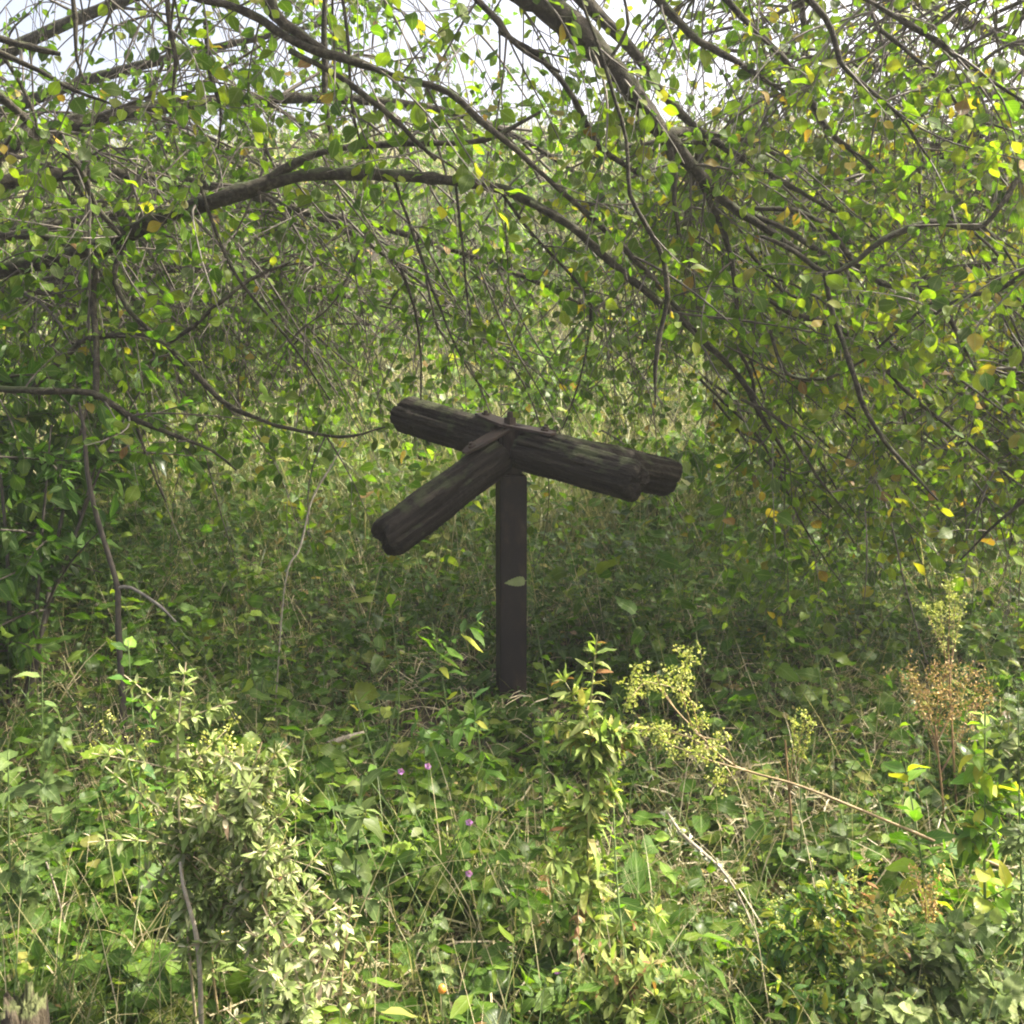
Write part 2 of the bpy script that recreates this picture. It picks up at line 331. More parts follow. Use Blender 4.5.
# iron cross strap lying on the arms, with bolts
def strap():
    br = None
    zt = hz_+.058
    tb = Tubes()
    import bmesh
    bm = bmesh.new()
    for (px, py, Y) in ((404, 414, 5.20), (384, 541, 4.36), (639, 483, 4.34), (671, 477, 5.20)):
        e = at(px, py, Y)-C; e = Vector(e).normalized(); side = e.cross(Vector((0, 0, 1))).normalized(); up = side.cross(e)
        c0 = Vector((0, 0, zt)); pts = [c0+Vector((0, 0, .0)), c0+e*.07+up*.005, Vector(C)-Vector(tn.location)+e*.17+up*.094, Vector(C)-Vector(tn.location)+e*.21+up*.094]
        prev = None
        for q, p in enumerate(pts):
            wd = .05 if q < 2 else (.04 if q == 2 else .022)
            vs = [bm.verts.new(p+side*wd*s_+up*t_) for s_, t_ in ((-1, 0), (1, 0), (1, .011), (-1, .011))]
            if prev:
                for a in range(4): bm.faces.new((prev[a], prev[(a+1) % 4], vs[(a+1) % 4], vs[a]))
            else: bm.faces.new(vs)
            prev = vs
        bm.faces.new(prev[::-1])
    bmesh.ops.recalc_face_normals(bm, faces=bm.faces[:])
    me = bpy.data.meshes.new('bracket'); bm.to_mesh(me); bm.free(); me.materials.append(M_IRON)
    b = bpy.data.objects.new('bracket', me); COL.objects.link(b); b.parent = tn
    hexbolt('bolt', (0, 0, zt+.022), .026, .034, M_IRON, b, sides=4)
    for (px, py, Y) in ((404, 414, 5.20), (384, 541, 4.36), (639, 483, 4.34), (671, 477, 5.20)):
        e = Vector(at(px, py, Y)-C).normalized(); side = e.cross(Vector((0, 0, 1))).normalized(); up = side.cross(e)
        hexbolt('bolt', Vector(C)-Vector(tn.location)+e*.165+up*.106, .019, .014, M_IRON, b, axis=up)
strap()

# ------------------------------------------------------------------ trees
def grow(p, d, length, r0, droop, wob, step=.06):
    n = max(3, int(length/step)); pts = [np.array(p, float)]; d = norm(np.array(d, float))
    acc = rng.standard_normal(3)*wob
    for i in range(n):
        acc = acc*.8+rng.standard_normal(3)*wob*.5
        d = norm(d+acc*.5+np.array([0, 0, -droop]))
        pts.append(pts[-1]+d*length/n)
    return np.array(pts), np.linspace(r0, max(.0009, r0*.25), n+1)

def tints(n, mean, sd, yellow):
    t = np.clip(mean+sd*rng.standard_normal(n), 0, .78)
    y = rng.random(n) < yellow; t[y] = .8+.2*rng.random(y.sum())
    return t

def leaf_along(pts, LV, start, gap, L, asp, T, prob=.9, up=.75, down=.25):
    seg = np.linalg.norm(np.diff(pts, axis=0), axis=1); cum = np.concatenate([[0], np.cumsum(seg)]); tot = cum[-1]
    s = np.arange(start*tot, tot, gap); s = s[rng.random(len(s)) < prob]
    if not len(s): return
    P = np.stack([np.interp(s, cum, pts[:, k]) for k in range(3)], 1)
    t = norm(np.stack([np.interp(s, cum, np.gradient(pts[:, k])) for k in range(3)], 1))
    n = len(s); out = norm(np.cross(t, rng.standard_normal((n, 3))))
    D = norm(t*.55+out*.9+np.array([0, 0, -down])+.2*rng.standard_normal((n, 3)))
    Nn = norm(np.array([0, 0, up])+.55*rng.standard_normal((n, 3)))
    l = L*np.clip(np.exp(.36*rng.standard_normal(n)), .4, 1.6)
    tt = T(n)
    LV.add(P, D, Nn, l, l*asp*(.85+.3*rng.random(n)), tt)

SD = np.array(SUN_DIR)
def project(P):
    c, s_ = math.cos(PITCH), math.sin(PITCH); d = P-np.array([0, 0, CAMZ]); dep = np.maximum(d[:, 1]*c-d[:, 2]*s_, .05)
    return 512+F*d[:, 0]/dep, 512-F*(d[:, 1]*s_+d[:, 2]*c)/dep, dep
def blocked(P):
    """growth that would hang across the turnstile, or in the gap of the crown that lets the sun onto the near weeds"""
    x, y, dep = project(P); inview = (x > -40) & (x < 1064) & (y > -40)
    front = (x > 372) & (x < 695) & (y > 400) & (y < 700) & (P[:, 1] < 5.3)
    toolow = (P[:, 1] < 3.2) & inview
    k = (P[:, 2]-.5)/SD[2]; gx = P[:, 0]-SD[0]*k; gy_ = P[:, 1]-SD[1]*k
    gap = (gy_ < 3.0+.35*np.sin(gx*3)) & (gx > -2.2) & (gx < 2.4) & ~inview & ((np.sin(gx*5.1+gy_*3)*np.cos(gy_*6.3-gx*2) < .0) | (np.hypot(gx+.58, gy_-2.15) < .34) | (np.hypot(gx-.2, gy_-2.45) < .32) | (np.hypot(gx-.75, gy_-2.3) < .3) | (np.hypot(gx-1.05, gy_-2.35) < .25) | (np.hypot(gx+.25, gy_-3.3) < .3))
    high = P[-1, 2] > 2.45+.13*(P[-1, 1]-4) and rng.random() < (.4 if P[-1, 0] < .5 else .4)
    return high or front.any() or toolow.any() or gap.mean() > .2
def twigs(pts, rad, TB, LV, dens, length, T, droop=.05, L=.052, asp=.6, side=.9, lgap=.045, sub=1.0, start=.0, bias=(0, 0, 0), prob=.85):
    seg = np.linalg.norm(np.diff(pts, axis=0), axis=1); cum = np.concatenate([[0], np.cumsum(seg)]); tot = cum[-1]
    n = rng.poisson(dens*tot*(1-start))
    for _ in range(n):
        s = (start+(1-start)*rng.random())*tot
        i = min(np.searchsorted(cum, s), len(pts)-1)
        t = norm(pts[i]-pts[i-1]) if i else norm(pts[1]-pts[0])
        d = norm(t*.6+side*norm(rng.standard_normal(3))+np.array(bias)+np.array([0, 0, -.15]))
        ln = length*(.35+rng.random()); r0 = min(rad[i]*.7, .0022+.0042*ln)
        q, rr = grow(pts[i], d, ln, r0, droop*(.5+rng.random()), .16)
        if blocked(q): continue
        TB.add(q, rr, 4, tint=.25+.6*rng.random())
        leaf_along(q, LV, .15, lgap, L, asp, T, prob)
        for _ in range(rng.poisson(sub*ln*5)):
            j = rng.integers(1, len(q)-1); d2 = norm((q[j]-q[j-1])/np.linalg.norm(q[j]-q[j-1])+.9*norm(rng.standard_normal(3)))
            l2 = ln*(.2+.35*rng.random()); q2, r2 = grow(q[j], d2, l2, rr[j]*.6, droop, .18)
            if blocked(q2): continue
            TB.add(q2, r2, 3, tint=.2+.5*rng.random())
            leaf_along(q2, LV, .05, lgap*.85, L*.95, asp, T, prob)

def branch(parent, trace, sides=9):
    """trace: (px, py, Y, r) points of a limb at its own distance."""
    P = [at(a, b, y) for a, b, y, r in trace]; R = [r*(.74 if r > .012 else 1) for *_, r in trace]
    pts, rad = smooth_path(P, R, .04)
    k = len(pts); wobble = np.cumsum(rng.standard_normal((k, 3)), 0)*.0015; wobble -= np.linspace(0, 1, k)[:, None]*wobble[-1]
    pts = pts+wobble
    tb = Tubes(); rad = rad*(1+.16*np.convolve(rng.standard_normal(k+8), np.ones(5)/5, 'same')[4:-4]); tb.add(pts, rad, sides, rough=.07); tb.build('branch', M_BARK, parent)
    return pts, rad
def free_branch(parent, P, R, sides=9, name='branch'):
    pts, rad = smooth_path(P, R, .06); tb = Tubes(); tb.add(pts, rad, sides, rough=.05); tb.build(name, M_BARK, parent); return pts, rad

def TA(n): return tints(n, .40, .18, .03)
def TBt(n): return tints(n, .5, .2, .10)
def TC(n): return tints(n, .55, .18, .17)

# --- left tree: trunk just outside the left edge, long bowed limb reaching right
tA = thing('tree', (-3.3, 4.9, float(gz(-3.3, 4.9))), 'tree at the left whose long bowed mossy limb arches right above the turnstile', 'tree')
A_tw = Tubes(); A_lv = Leaves(); Y0 = 4.5
free_branch(tA, [(-3.3, 4.9, -.1), (-3.2, 4.85, .9), (-3.05, 4.8, 1.6), (-2.8, 4.7, 2.6), (-2.5, 4.7, 4.0), (-2.2, 4.9, 5.4)], [.16, .13, .12, .10, .07, .03], 12, 'trunk')
def js(x): return at(*x)
bA = []
tr = [(-230, 330, 4.75, .06), (-60, 285, 4.6, .052), (40, 262, 4.5, .047), (110, 240, 4.4, .043), (165, 215, 4.3, .041), (230, 195, 4.2, .038), (275, 180, 4.2, .036), (330, 172, 4.2, .032), (400, 174, 4.2, .028), (470, 181, 4.2, .025), (520, 195, 4.2, .022), (575, 228, 4.15, .020), (612, 262, 4.1, .018), (660, 302, 4.1, .020), (700, 336, 4.1, .017), (742, 378, 4.1, .015), (762, 415, 4.1, .010), (790, 462, 4.1, .004)]
bA.append((branch(tA, tr), 3.2, .55, .4))
for tr, dn, ln in [
  ([(262, 182, 4.2, .026), (300, 160, 4.2, .022), (345, 147, 4.2, .018), (400, 144, 4.2, .016), (460, 142, 4.22, .013), (497, 136, 4.25, .010), (540, 112, 4.3, .005)], 3.5, .5),
  ([(-80, 225, 4.7, .022), (0, 235, 4.6, .02), (50, 238, 4.55, .018), (100, 252, 4.45, .016), (128, 240, 4.4, .012)], 5, .5),
  ([(30, 392, 4.2, .010), (70, 352, 4.2, .012), (90, 338, 4.2, .013), (140, 336, 4.15, .013), (165, 345, 4.1, .013), (190, 370, 4.1, .012), (222, 402, 4.1, .010), (255, 417, 4.1, .008), (300, 431, 4.1, .007), (350, 435, 4.1, .006), (385, 427, 4.1, .004)], 5, .35),
  ([(128, 240, 4.4, .012), (115, 275, 4.3, .012), (130, 312, 4.2, .010), (165, 345, 4.1, .008)], 4, .4),
  ([(165, 345, 4.1, .008), (195, 325, 4.1, .008), (222, 300, 4.1, .009), (250, 280, 4.15, .007), (290, 262, 4.2, .004)], 4, .3),
  ([(-90, 380, 4.1, .022), (-20, 388, 4.05, .02), (40, 391, 4., .017), (80, 393, 4., .014), (102, 398, 4., .012), (130, 417, 4., .010), (165, 431, 4., .008), (212, 450, 4., .006), (236, 470, 4., .003)], 5, .35),
  ([(135, 420, 4., .007), (140, 440, 4., .006), (152, 470, 4., .005), (166, 502, 4., .003)], 3, .2),
  ([(96, 255, 4.3, .012), (95, 300, 4.25, .012), (97, 350, 4.15, .012), (96, 398, 4., .011)], 4, .4),
  ([(-60, 60, 4.1, .02), (0, 96, 4.1, .018), (40, 132, 4.15, .016), (80, 168, 4.2, .013), (96, 205, 4.25, .010), (120, 235, 4.3, .006)], 4, .6),
  ([(-60, 20, 4., .018), (0, 40, 4., .014), (30, 48, 4., .012), (60, 54, 4., .006)], 4, .5),
  ([(-50, 30, 3.9, .012), (0, 54, 3.9, .010), (40, 72, 3.9, .008), (76, 92, 3.9, .006), (120, 108, 3.9, .003)], 3, .5),
  ([(0, 52, 4., .008), (18, 80, 4., .008), (30, 105, 4., .007), (38, 130, 4., .004)], 3, .3),
  ([(70, -20, 3.9, .008), (76, 20, 3.9, .008), (78, 60, 3.9, .006), (95, 100, 3.9, .003)], 4, .4),
  ([(400, 268, 4.3, .008), (412, 300, 4.3, .007), (420, 345, 4.3, .005), (421, 400, 4.3, .003)], 2, .2),
  ([(392, 178, 4.2, .006), (415, 240, 4.2, .006), (437, 300, 4.2, .005), (462, 360, 4.2, .004), (490, 398, 4.2, .002)], 3, .3),
  ([(455, 182, 4.2, .005), (462, 230, 4.2, .005), (468, 300, 4.2, .004), (476, 365, 4.2, .002)], 2, .25),
  ([(200, 185, 4.2, .007), (215, 230, 4.15, .007), (240, 280, 4.1, .006), (290, 340, 4.1, .005), (330, 400, 4.1, .003)], 4, .35),
  ([(500, 190, 4.2, .006), (530, 230, 4.2, .006), (585, 290, 4.2, .005), (592, 320, 4.2, .005), (580, 380, 4.2, .004), (562, 430, 4.2, .002)], 3, .3),
 ]:
    bA.append((branch(tA, tr), dn, ln, .1))
for (pr, dn, ln, st) in bA: twigs(pr[0], pr[1], A_tw, A_lv, dn*1.9, ln*1.1, TA, droop=.09, start=st*.3, lgap=.045, sub=1.7, prob=.55)

# --- overhead tree, trunk left of and beside the camera's view
tB = thing('tree', (-2.3, 2.9, float(gz(-2.3, 2.9))), 'old tree overhead whose thickest dark limb slants down from the top centre to the right', 'tree')
B_tw = Tubes(); B_lv = Leaves()
free_branch(tB, [(-2.3, 2.9, -.1), (-2.25, 2.95, 1.0), (-2.1, 3.1, 2.1), (-1.7, 3.3, 3.1), (-.9, 3.7, 3.55), tuple(at(430, -110, 4.1))], [.19, .15, .14, .12, .10, .078], 12, 'trunk')
bB = []
for tr, dn, ln, st in [
  ([(430, -110, 4.1, .078), (500, -25, 4.1, .072), (548, 8, 4.1, .066), (590, 45, 4.1, .060), (625, 84, 4.1, .052), (660, 132, 4.1, .042), (690, 165, 4.15, .033), (722, 200, 4.2, .026), (772, 234, 4.15, .019), (806, 256, 4.1, .016), (832, 272, 4.05, .011)], 4, .6, .2),
  ([(520, -60, 4.3, .035), (575, -10, 4.3, .034), (612, 28, 4.3, .032), (640, 60, 4.3, .028), (665, 96, 4.35, .022), (700, 130, 4.4, .018), (760, 170, 4.4, .012), (840, 215, 4.4, .006)], 5, .6, .2),
  ([(110, -30, 3.9, .020), (190, -4, 3.9, .020), (250, 14, 3.9, .019), (300, 46, 3.9, .020), (350, 62, 3.9, .019), (400, 78, 3.9, .016), (450, 93, 3.9, .015), (482, 122, 3.9, .014), (512, 146, 3.9, .013), (555, 182, 3.95, .013), (600, 222, 4., .014), (640, 262, 4.05, .013), (680, 310, 4.08, .010)], 3.5, .5, .1),
  ([(225, -60, 3.9, .034), (262, -14, 3.9, .032), (275, 14, 3.9, .028), (300, 34, 3.9, .020), (335, 58, 3.9, .014)], 3, .5, .1),
  ([(290, 50, 3.9, .014), (330, 72, 3.9, .013), (372, 100, 3.9, .012), (405, 128, 3.92, .010), (436, 160, 3.95, .006)], 3, .4, .1),
  ([(325, -25, 4.2, .014), (322, 30, 4.2, .013), (325, 90, 4.2, .015), (332, 135, 4.2, .014), (342, 152, 4.2, .008)], 3, .4, .1),
  ([(340, -20, 4., .007), (348, 40, 4., .006), (352, 100, 4., .005), (360, 140, 4., .003)], 3, .3, .1),
  ([(455, -30, 4., .016), (478, 0, 4., .015), (500, 22, 4., .012), (518, 46, 4., .008), (560, 72, 4., .005)], 4, .4, .1),
  ([(500, 30, 4.3, .010), (545, 62, 4.3, .014), (575, 100, 4.3, .014), (600, 146, 4.3, .012), (640, 175, 4.3, .008)], 4, .4, .1),
  ([(660, 128, 4.1, .022), (670, 150, 4.1, .020), (675, 175, 4.1, .016), (674, 200, 4.1, .009), (678, 235, 4.1, .004)], 2, .3, .1),
  ([(572, -20, 3.4, .005), (592, 30, 3.4, .005), (606, 66, 3.4, .006), (616, 100, 3.4, .006), (628, 140, 3.4, .006), (632, 195, 3.4, .007), (652, 232, 3.4, .008), (666, 262, 3.4, .0085), (669, 298, 3.4, .008), (661, 330, 3.4, .007), (656, 365, 3.4, .006), (655, 405, 3.4, .003)], 2.5, .3, .15),
  ([(606, 66, 3.4, .005), (620, 45, 3.4, .005), (628, 25, 3.4, .005), (622, -10, 3.4, .004)], 2, .3, .1),
  ([(205, 20, 4., .010), (210, 70, 4., .009), (222, 110, 4., .007), (218, 150, 4., .004)], 4, .4, .1),
  ([(165, -20, 3.8, .009), (170, 30, 3.8, .009), (176, 60, 3.8, .007), (172, 95, 3.8, .003)], 4, .4, .1),
  ([(630, -30, 4.4, .024), (670, 10, 4.4, .022), (700, 40, 4.4, .018), (735, 60, 4.4, .012), (790, 95, 4.4, .006)], 5, .5, .1),
  ([(735, 210, 4.2, .014), (775, 225, 4.2, .012), (815, 250, 4.1, .010), (845, 268, 4.1, .006)], 4, .4, .1),
  ([(530, 204, 4.1, .014), (572, 228, 4.1, .018), (605, 256, 4.1, .016), (635, 285, 4.1, .012)], 3, .3, .1),
  ([(700, 180, 4.2, .012), (730, 250, 4.2, .010), (742, 330, 4.2, .007), (765, 400, 4.2, .003)], 4, .4, .1),
  ([(735, 345, 4.1, .007), (750, 375, 4.1, .006), (758, 420, 4.1, .003)], 3, .3, .1),
 ]:
    pr = branch(tB, tr); bB.append((pr, dn, ln, st))
for (pr, dn, ln, st) in bB: twigs(pr[0], pr[1], B_tw, B_lv, dn*1.9, ln*1.1, TBt, droop=.08, start=st*.6, lgap=.045, sub=1.7, prob=.55)

# --- right tree, many thin arching branches, yellowing
tC = thing('tree', (3.5, 5.2, float(gz(3.5, 5.2))), 'yellowing thicket tree at the right edge with a tangle of thin arching branches', 'tree')
C_tw = Tubes(); C_lv = Leaves()
free_branch(tC, [(3.5, 5.2, -.1), (3.45, 5.1, 1.0), (3.3, 4.9, 2.2), (3.05, 4.82, 3.1), (3.0, 5.0, 3.6)], [.11, .09, .075, .05, .02], 10, 'trunk')
bC = []
for tr, dn, ln in [
  ([(1200, 60, 4.2, .026), (1100, 110, 4., .018), (1040, 150, 3.9, .015), (1005, 200, 3.8, .009), (985, 224, 3.8, .008), (972, 226, 3.8, .010), (930, 221, 3.8, .012), (885, 238, 3.8, .012), (850, 265, 3.8, .013), (825, 272, 3.8, .014), (795, 252, 3.8, .010), (760, 236, 3.8, .006)], 4, .4),
  ([(825, 273, 3.7, .009), (831, 310, 3.7, .010), (842, 345, 3.65, .010), (852, 375, 3.6, .010), (866, 412, 3.6, .009), (884, 442, 3.6, .008), (912, 472, 3.6, .006), (938, 500, 3.6, .003)], 3, .3),
  ([(755, 208, 4.1, .008), (800, 212, 4.1, .009), (832, 232, 4.1, .009), (852, 258, 4.1, .009), (882, 284, 4.1, .009), (920, 290, 4., .008), (945, 312, 4., .010), (965, 350, 4., .006), (990, 400, 4., .003)], 5, .4),
  ([(770, 300, 4.2, .008), (790, 312, 4.2, .011), (835, 325, 4.2, .010), (870, 352, 4.2, .009), (905, 392, 4.2, .008), (945, 425, 4.2, .006), (990, 462, 4.2, .005), (1040, 500, 4.2, .003)], 5, .4),
  ([(770, 330, 3.9, .006), (780, 365, 3.9, .007), (792, 378, 3.9, .007), (825, 381, 3.9, .006), (860, 365, 3.9, .005), (905, 325, 3.9, .005), (950, 292, 3.9, .005), (1000, 280, 3.9, .004)], 4, .3),
  ([(780, -30, 3.9, .012), (815, 5, 3.9, .012), (832, 30, 3.9, .011), (840, 60, 3.9, .010), (862, 82, 3.9, .008), (898, 112, 3.9, .005), (930, 160, 3.9, .003)], 6, .5),
  ([(850, -10, 3.8, .008), (900, 18, 3.8, .010), (940, 42, 3.8, .009), (975, 70, 3.8, .008), (1005, 88, 3.8, .006), (1060, 130, 3.8, .004)], 6, .5),
  ([(975, 70, 3.8, .006), (995, 52, 3.8, .006), (1030, 40, 3.8, .006), (1090, 40, 3.9, .006)], 5, .4),
  ([(880, 30, 4.1, .008), (905, 50, 4.1, .008), (940, 80, 4.1, .007), (970, 115, 4.1, .006), (1010, 130, 4.1, .004)], 6, .4),
  ([(1120, 240, 3.6, .014), (1060, 250, 3.6, .011), (1000, 290, 3.7, .008), (960, 300, 3.7, .006), (900, 340, 3.8, .003)], 6, .4),
  ([(1150, 400, 3.4, .012), (1060, 470, 3.4, .008), (1000, 520, 3.5, .005), (960, 560, 3.6, .003)], 6, .35),
  ([(700, -30, 4.5, .02), (745, 20, 4.5, .018), (790, 70, 4.5, .018), (825, 130, 4.5, .016), (860, 160, 4.5, .010), (910, 210, 4.5, .004)], 6, .5),
  ([(700, 380, 4.4, .006), (760, 440, 4.4, .006), (800, 520, 4.4, .004), (846, 590, 4.4, .002)], 5, .35),
 ]:
    bC.append((branch(tC, tr, 8), dn, ln, .05))
for i in range(48):      # the diagonal tangle
    x0 = 700+rng.random()*330; y0 = 200+rng.random()*230; Y = 3.9+rng.random()*1.6
    dx = 60+rng.random()*130; dy = 90+rng.random()*120; r = .003+.004*rng.random()
    bC.append((branch(tC, [(x0, y0, Y, r), (x0+dx*.35, y0+dy*.25+10*rng.standard_normal(), Y, r*.95), (x0+dx*.7, y0+dy*.6+12*rng.standard_normal(), Y+.05, r*.7), (x0+dx, y0+dy, Y+.1, r*.3)], 6), 3.5, .35, .05))
for (pr, dn, ln, st) in bC: twigs(pr[0], pr[1], C_tw, C_lv, dn*2, ln, TC, droop=.06, start=st, lgap=.04, L=.050, sub=1.7, prob=.66)

# deeper and higher parts of the three crowns (filled outward from their own limbs)
def crown_fill(parent, TB, LV, T, limbs, nside, ln, L=.052, prob=.6, dens=6.5):
    for P, R in limbs:
        pts, rad = free_branch(parent, P, R, 7)
        for _ in range(nside):
            i = rng.integers(len(pts)//5, len(pts)-1); d = norm(norm(pts[i]-pts[i-1])*.7+norm(rng.standard_normal(3))*np.array([1, 1, .5])+np.array([0, 0, -.05]))
            q, r = grow(pts[i], d, ln*(.5+rng.random()), min(rad[i]*.7, .012), .05, .12, .1)
            if blocked(q[-3:]): continue
            TB.add(q, r, 5, tint=.3)
            twigs(q, r, TB, LV, dens, .45, T, droop=.08, L=L, prob=prob, lgap=.048)
            for _ in range(3):
                j = rng.integers(1, len(q)); h_, hr = grow(q[j], norm(rng.standard_normal(3)*np.array([1, 1, .3])+np.array([0, 0, -.3])), .5+.9*rng.random(), .0055, .10, .12)
                if blocked(h_): continue
                TB.add(h_, hr, 4, tint=.3+.3*rng.random()); twigs(h_, hr, TB, LV, 5, .28, T, droop=.1, L=L, prob=.35, sub=.8)
crown_fill(tA, A_tw, A_lv, TA, [
  ([(-3.0, 4.8, 1.9), (-2.2, 5.4, 2.5), (-1.2, 5.9, 2.75), (-.2, 6.2, 2.7), (.6, 6.4, 2.3)], [.06, .045, .03, .02, .006]),
  ([(-2.7, 4.7, 3.0), (-1.8, 4.9, 3.3), (-1.1, 5.1, 3.5), (-.7, 5.5, 3.4)], [.05, .04, .025, .008]),
  ([(-3.1, 4.8, 1.4), (-2.4, 5.6, 1.8), (-1.6, 6.2, 1.9), (-.7, 6.7, 1.7)], [.045, .03, .02, .006]),
  ([(-2.6, 4.7, 3.7), (-2.0, 5.6, 4.2), (-1.6, 6.4, 4.3), (-1.0, 7.0, 4.1)], [.05, .04, .025, .008]),
 ], 30, .75)
crown_fill(tA, A_tw, A_lv, TA, [
  ([(-3.1, 4.8, 1.7), (-2.2, 5.6, 2.1), (-1.1, 6.1, 2.2), (0, 6.3, 1.9), (.8, 6.5, 1.5)], [.04, .03, .022, .014, .005]),
  ([(-3.0, 4.8, 2.0), (-2.0, 5.3, 2.3), (-1.0, 5.7, 2.15), (-.3, 5.8, 1.7)], [.04, .03, .018, .005])], 16, .6, prob=.6)
for i in range(44):      # thin crossing twigs below the long limb
    x0 = 60+rng.random()*500; y0 = 150+rng.random()*140; Y = 4.5+rng.random()*1.9; sgn = 1 if rng.random() < .75 else -1
    dx = sgn*(30+rng.random()*110); dy = 90+rng.random()*150; r = .003+.003*rng.random()
    p_, r_ = smooth_path([at(x0, y0, Y), at(x0+dx*.3, y0+dy*.3+8*rng.standard_normal(), Y), at(x0+dx*.7, y0+dy*.62+8*rng.standard_normal(), Y+.05), at(x0+dx, y0+dy, Y+.1)], [r, r*.9, r*.6, r*.3], .05)
    if blocked(p_): continue
    A_tw.add(p_, r_, 5, .05, .35); twigs(p_, r_, A_tw, A_lv, 5, .3, TA, droop=.08, L=.05, prob=.45, sub=.8)
crown_fill(tB, B_tw, B_lv, TBt, [
  ([(-1.0, 3.65, 3.5), (-.1, 4.4, 3.6), (.9, 5.0, 3.5), (1.9, 5.5, 3.0)], [.07, .05, .03, .008]),
  ([(-.2, 3.95, 3.35), (.9, 4.7, 3.2), (1.3, 5.4, 3.2), (1.6, 6.2, 2.8)], [.05, .035, .022, .006]),
  ([tuple(at(660, 132, 4.1)), (.8, 4.7, 2.35), (.9, 5.8, 2.2), (1.0, 6.5, 1.8)], [.02, .016, .012, .005]),
  ([(-1.2, 3.55, 3.5), (0, 3.9, 4.1), (1.4, 4.4, 4.4), (2.6, 5.0, 4.2)], [.06, .045, .03, .008]),
 ], 30, .75)
crown_fill(tC, C_tw, C_lv, TC, [
  ([(3.4, 5.0, 1.8), (2.9, 5.3, 2.3), (2.2, 5.6, 2.5), (1.4, 5.8, 2.2)], [.05, .035, .02, .006]),
  ([(3.3, 4.9, 2.3), (2.8, 4.6, 2.7), (2.2, 4.5, 2.9), (1.5, 4.6, 2.9)], [.05, .035, .02, .006]),
  ([(3.45, 5.1, 1.0), (3.0, 5.3, 1.3), (2.5, 5.3, 1.4), (2.0, 5.2, 1.2)], [.05, .03, .02, .006]),
  ([(3.0, 4.8, 3.2), (2.6, 5.6, 3.6), (2.0, 6.4, 3.6), (1.2, 7.0, 3.2)], [.05, .035, .02, .006]),
  ([(3.45, 5.1, 1.3), (3.0, 5.9, 1.9), (2.5, 6.6, 1.9), (1.8, 7.0, 1.5)], [.045, .03, .02, .006]),
 ], 28, .7, L=.05)
crown_fill(tC, C_tw, C_lv, TC, [  # unseen forward limbs, added to throw shade on the foreground weeds
  ([(3.3, 4.9, 2.2), (3.05, 4.2, 2.9), (2.6, 3.5, 3.4), (1.9, 2.8, 3.7), (1.2, 2.3, 3.8)], [.05, .04, .03, .02, .006]),
  ([(3.42, 5.05, 1.9), (3.5, 4.0, 2.6), (3.2, 3.1, 3.0), (2.7, 2.3, 3.2), (2.1, 1.7, 3.3)], [.05, .04, .03, .02, .006])], 34, .6, L=.055)
# two more trees, rooted further back on both sides of the view
tD = thing('tree', (-4.9, 8.2, float(gz(-4.9, 8.2))), 'tree behind at the upper left whose leaves are speckled with white sky', 'tree'); D_tw = Tubes(); D_lv = Leaves()
free_branch(tD, [(-4.9, 8.2, -.1), (-4.8, 8.2, 1.2), (-4.5, 8.1, 2.4), (-4.1, 8.1, 3.6), (-3.6, 8.2, 4.8)], [.15, .13, .11, .07, .03], 10, 'trunk')
crown_fill(tD, D_tw, D_lv, TA, [
  ([(-4.6, 8.1, 2.0), (-3.5, 8.0, 2.6), (-2.2, 7.9, 2.8), (-1.0, 8.0, 2.5)], [.06, .045, .03, .01]),
  ([(-4.3, 8.1, 3.0), (-3.2, 7.8, 3.5), (-2.0, 7.6, 3.8), (-.7, 7.5, 3.7)], [.06, .045, .03, .01]),
  ([(-3.9, 8.1, 4.1), (-2.8, 8.0, 4.5), (-1.6, 7.8, 4.6), (-.5, 7.8, 4.5)], [.05, .04, .03, .01]),
  ([(-4.7, 8.2, 1.6), (-3.6, 7.6, 1.9), (-2.6, 7.4, 1.9), (-1.8, 7.4, 1.7)], [.05, .04, .03, .01]),
  ([(-4.5, 8.1, 2.5), (-3.2, 7.2, 2.9), (-2.2, 6.8, 3.1), (-1.0, 6.6, 3.3)], [.05, .04, .03, .01])], 20, .9, L=.06)
tE = thing('tree', (5.2, 8.4, float(gz(5.2, 8.4))), 'tree behind at the upper right with pale green leaves against the sky', 'tree'); E_tw = Tubes(); E_lv = Leaves()
free_branch(tE, [(5.2, 8.4, -.1), (5.1, 8.4, 1.2), (4.8, 8.3, 2.4), (4.4, 8.3, 3.6), (3.9, 8.4, 4.8)], [.15, .13, .11, .07, .03], 10, 'trunk')
crown_fill(tE, E_tw, E_lv, TC, [
  ([(4.9, 8.3, 2.0), (3.8, 8.2, 2.6), (2.5, 8.0, 2.8), (1.3, 8.0, 2.5)], [.06, .045, .03, .01]),
  ([(4.6, 8.3, 3.0), (3.5, 8.0, 3.5), (2.3, 7.8, 3.8), (1.0, 7.6, 3.7)], [.06, .045, .03, .01]),
  ([(4.2, 8.3, 4.1), (3.1, 8.2, 4.5), (1.9, 8.0, 4.6), (.8, 7.9, 4.5)], [.05, .04, .03, .01]),
  ([(5.0, 8.4, 1.6), (3.9, 7.8, 1.8), (2.9, 7.6, 1.8), (2.0, 7.5, 1.6)], [.05, .04, .03, .01]),
  ([(4.8, 8.3, 2.5), (3.5, 7.4, 2.9), (2.5, 7.0, 3.1), (1.2, 6.8, 3.2)], [.05, .04, .03, .01])], 18, .9, L=.06)
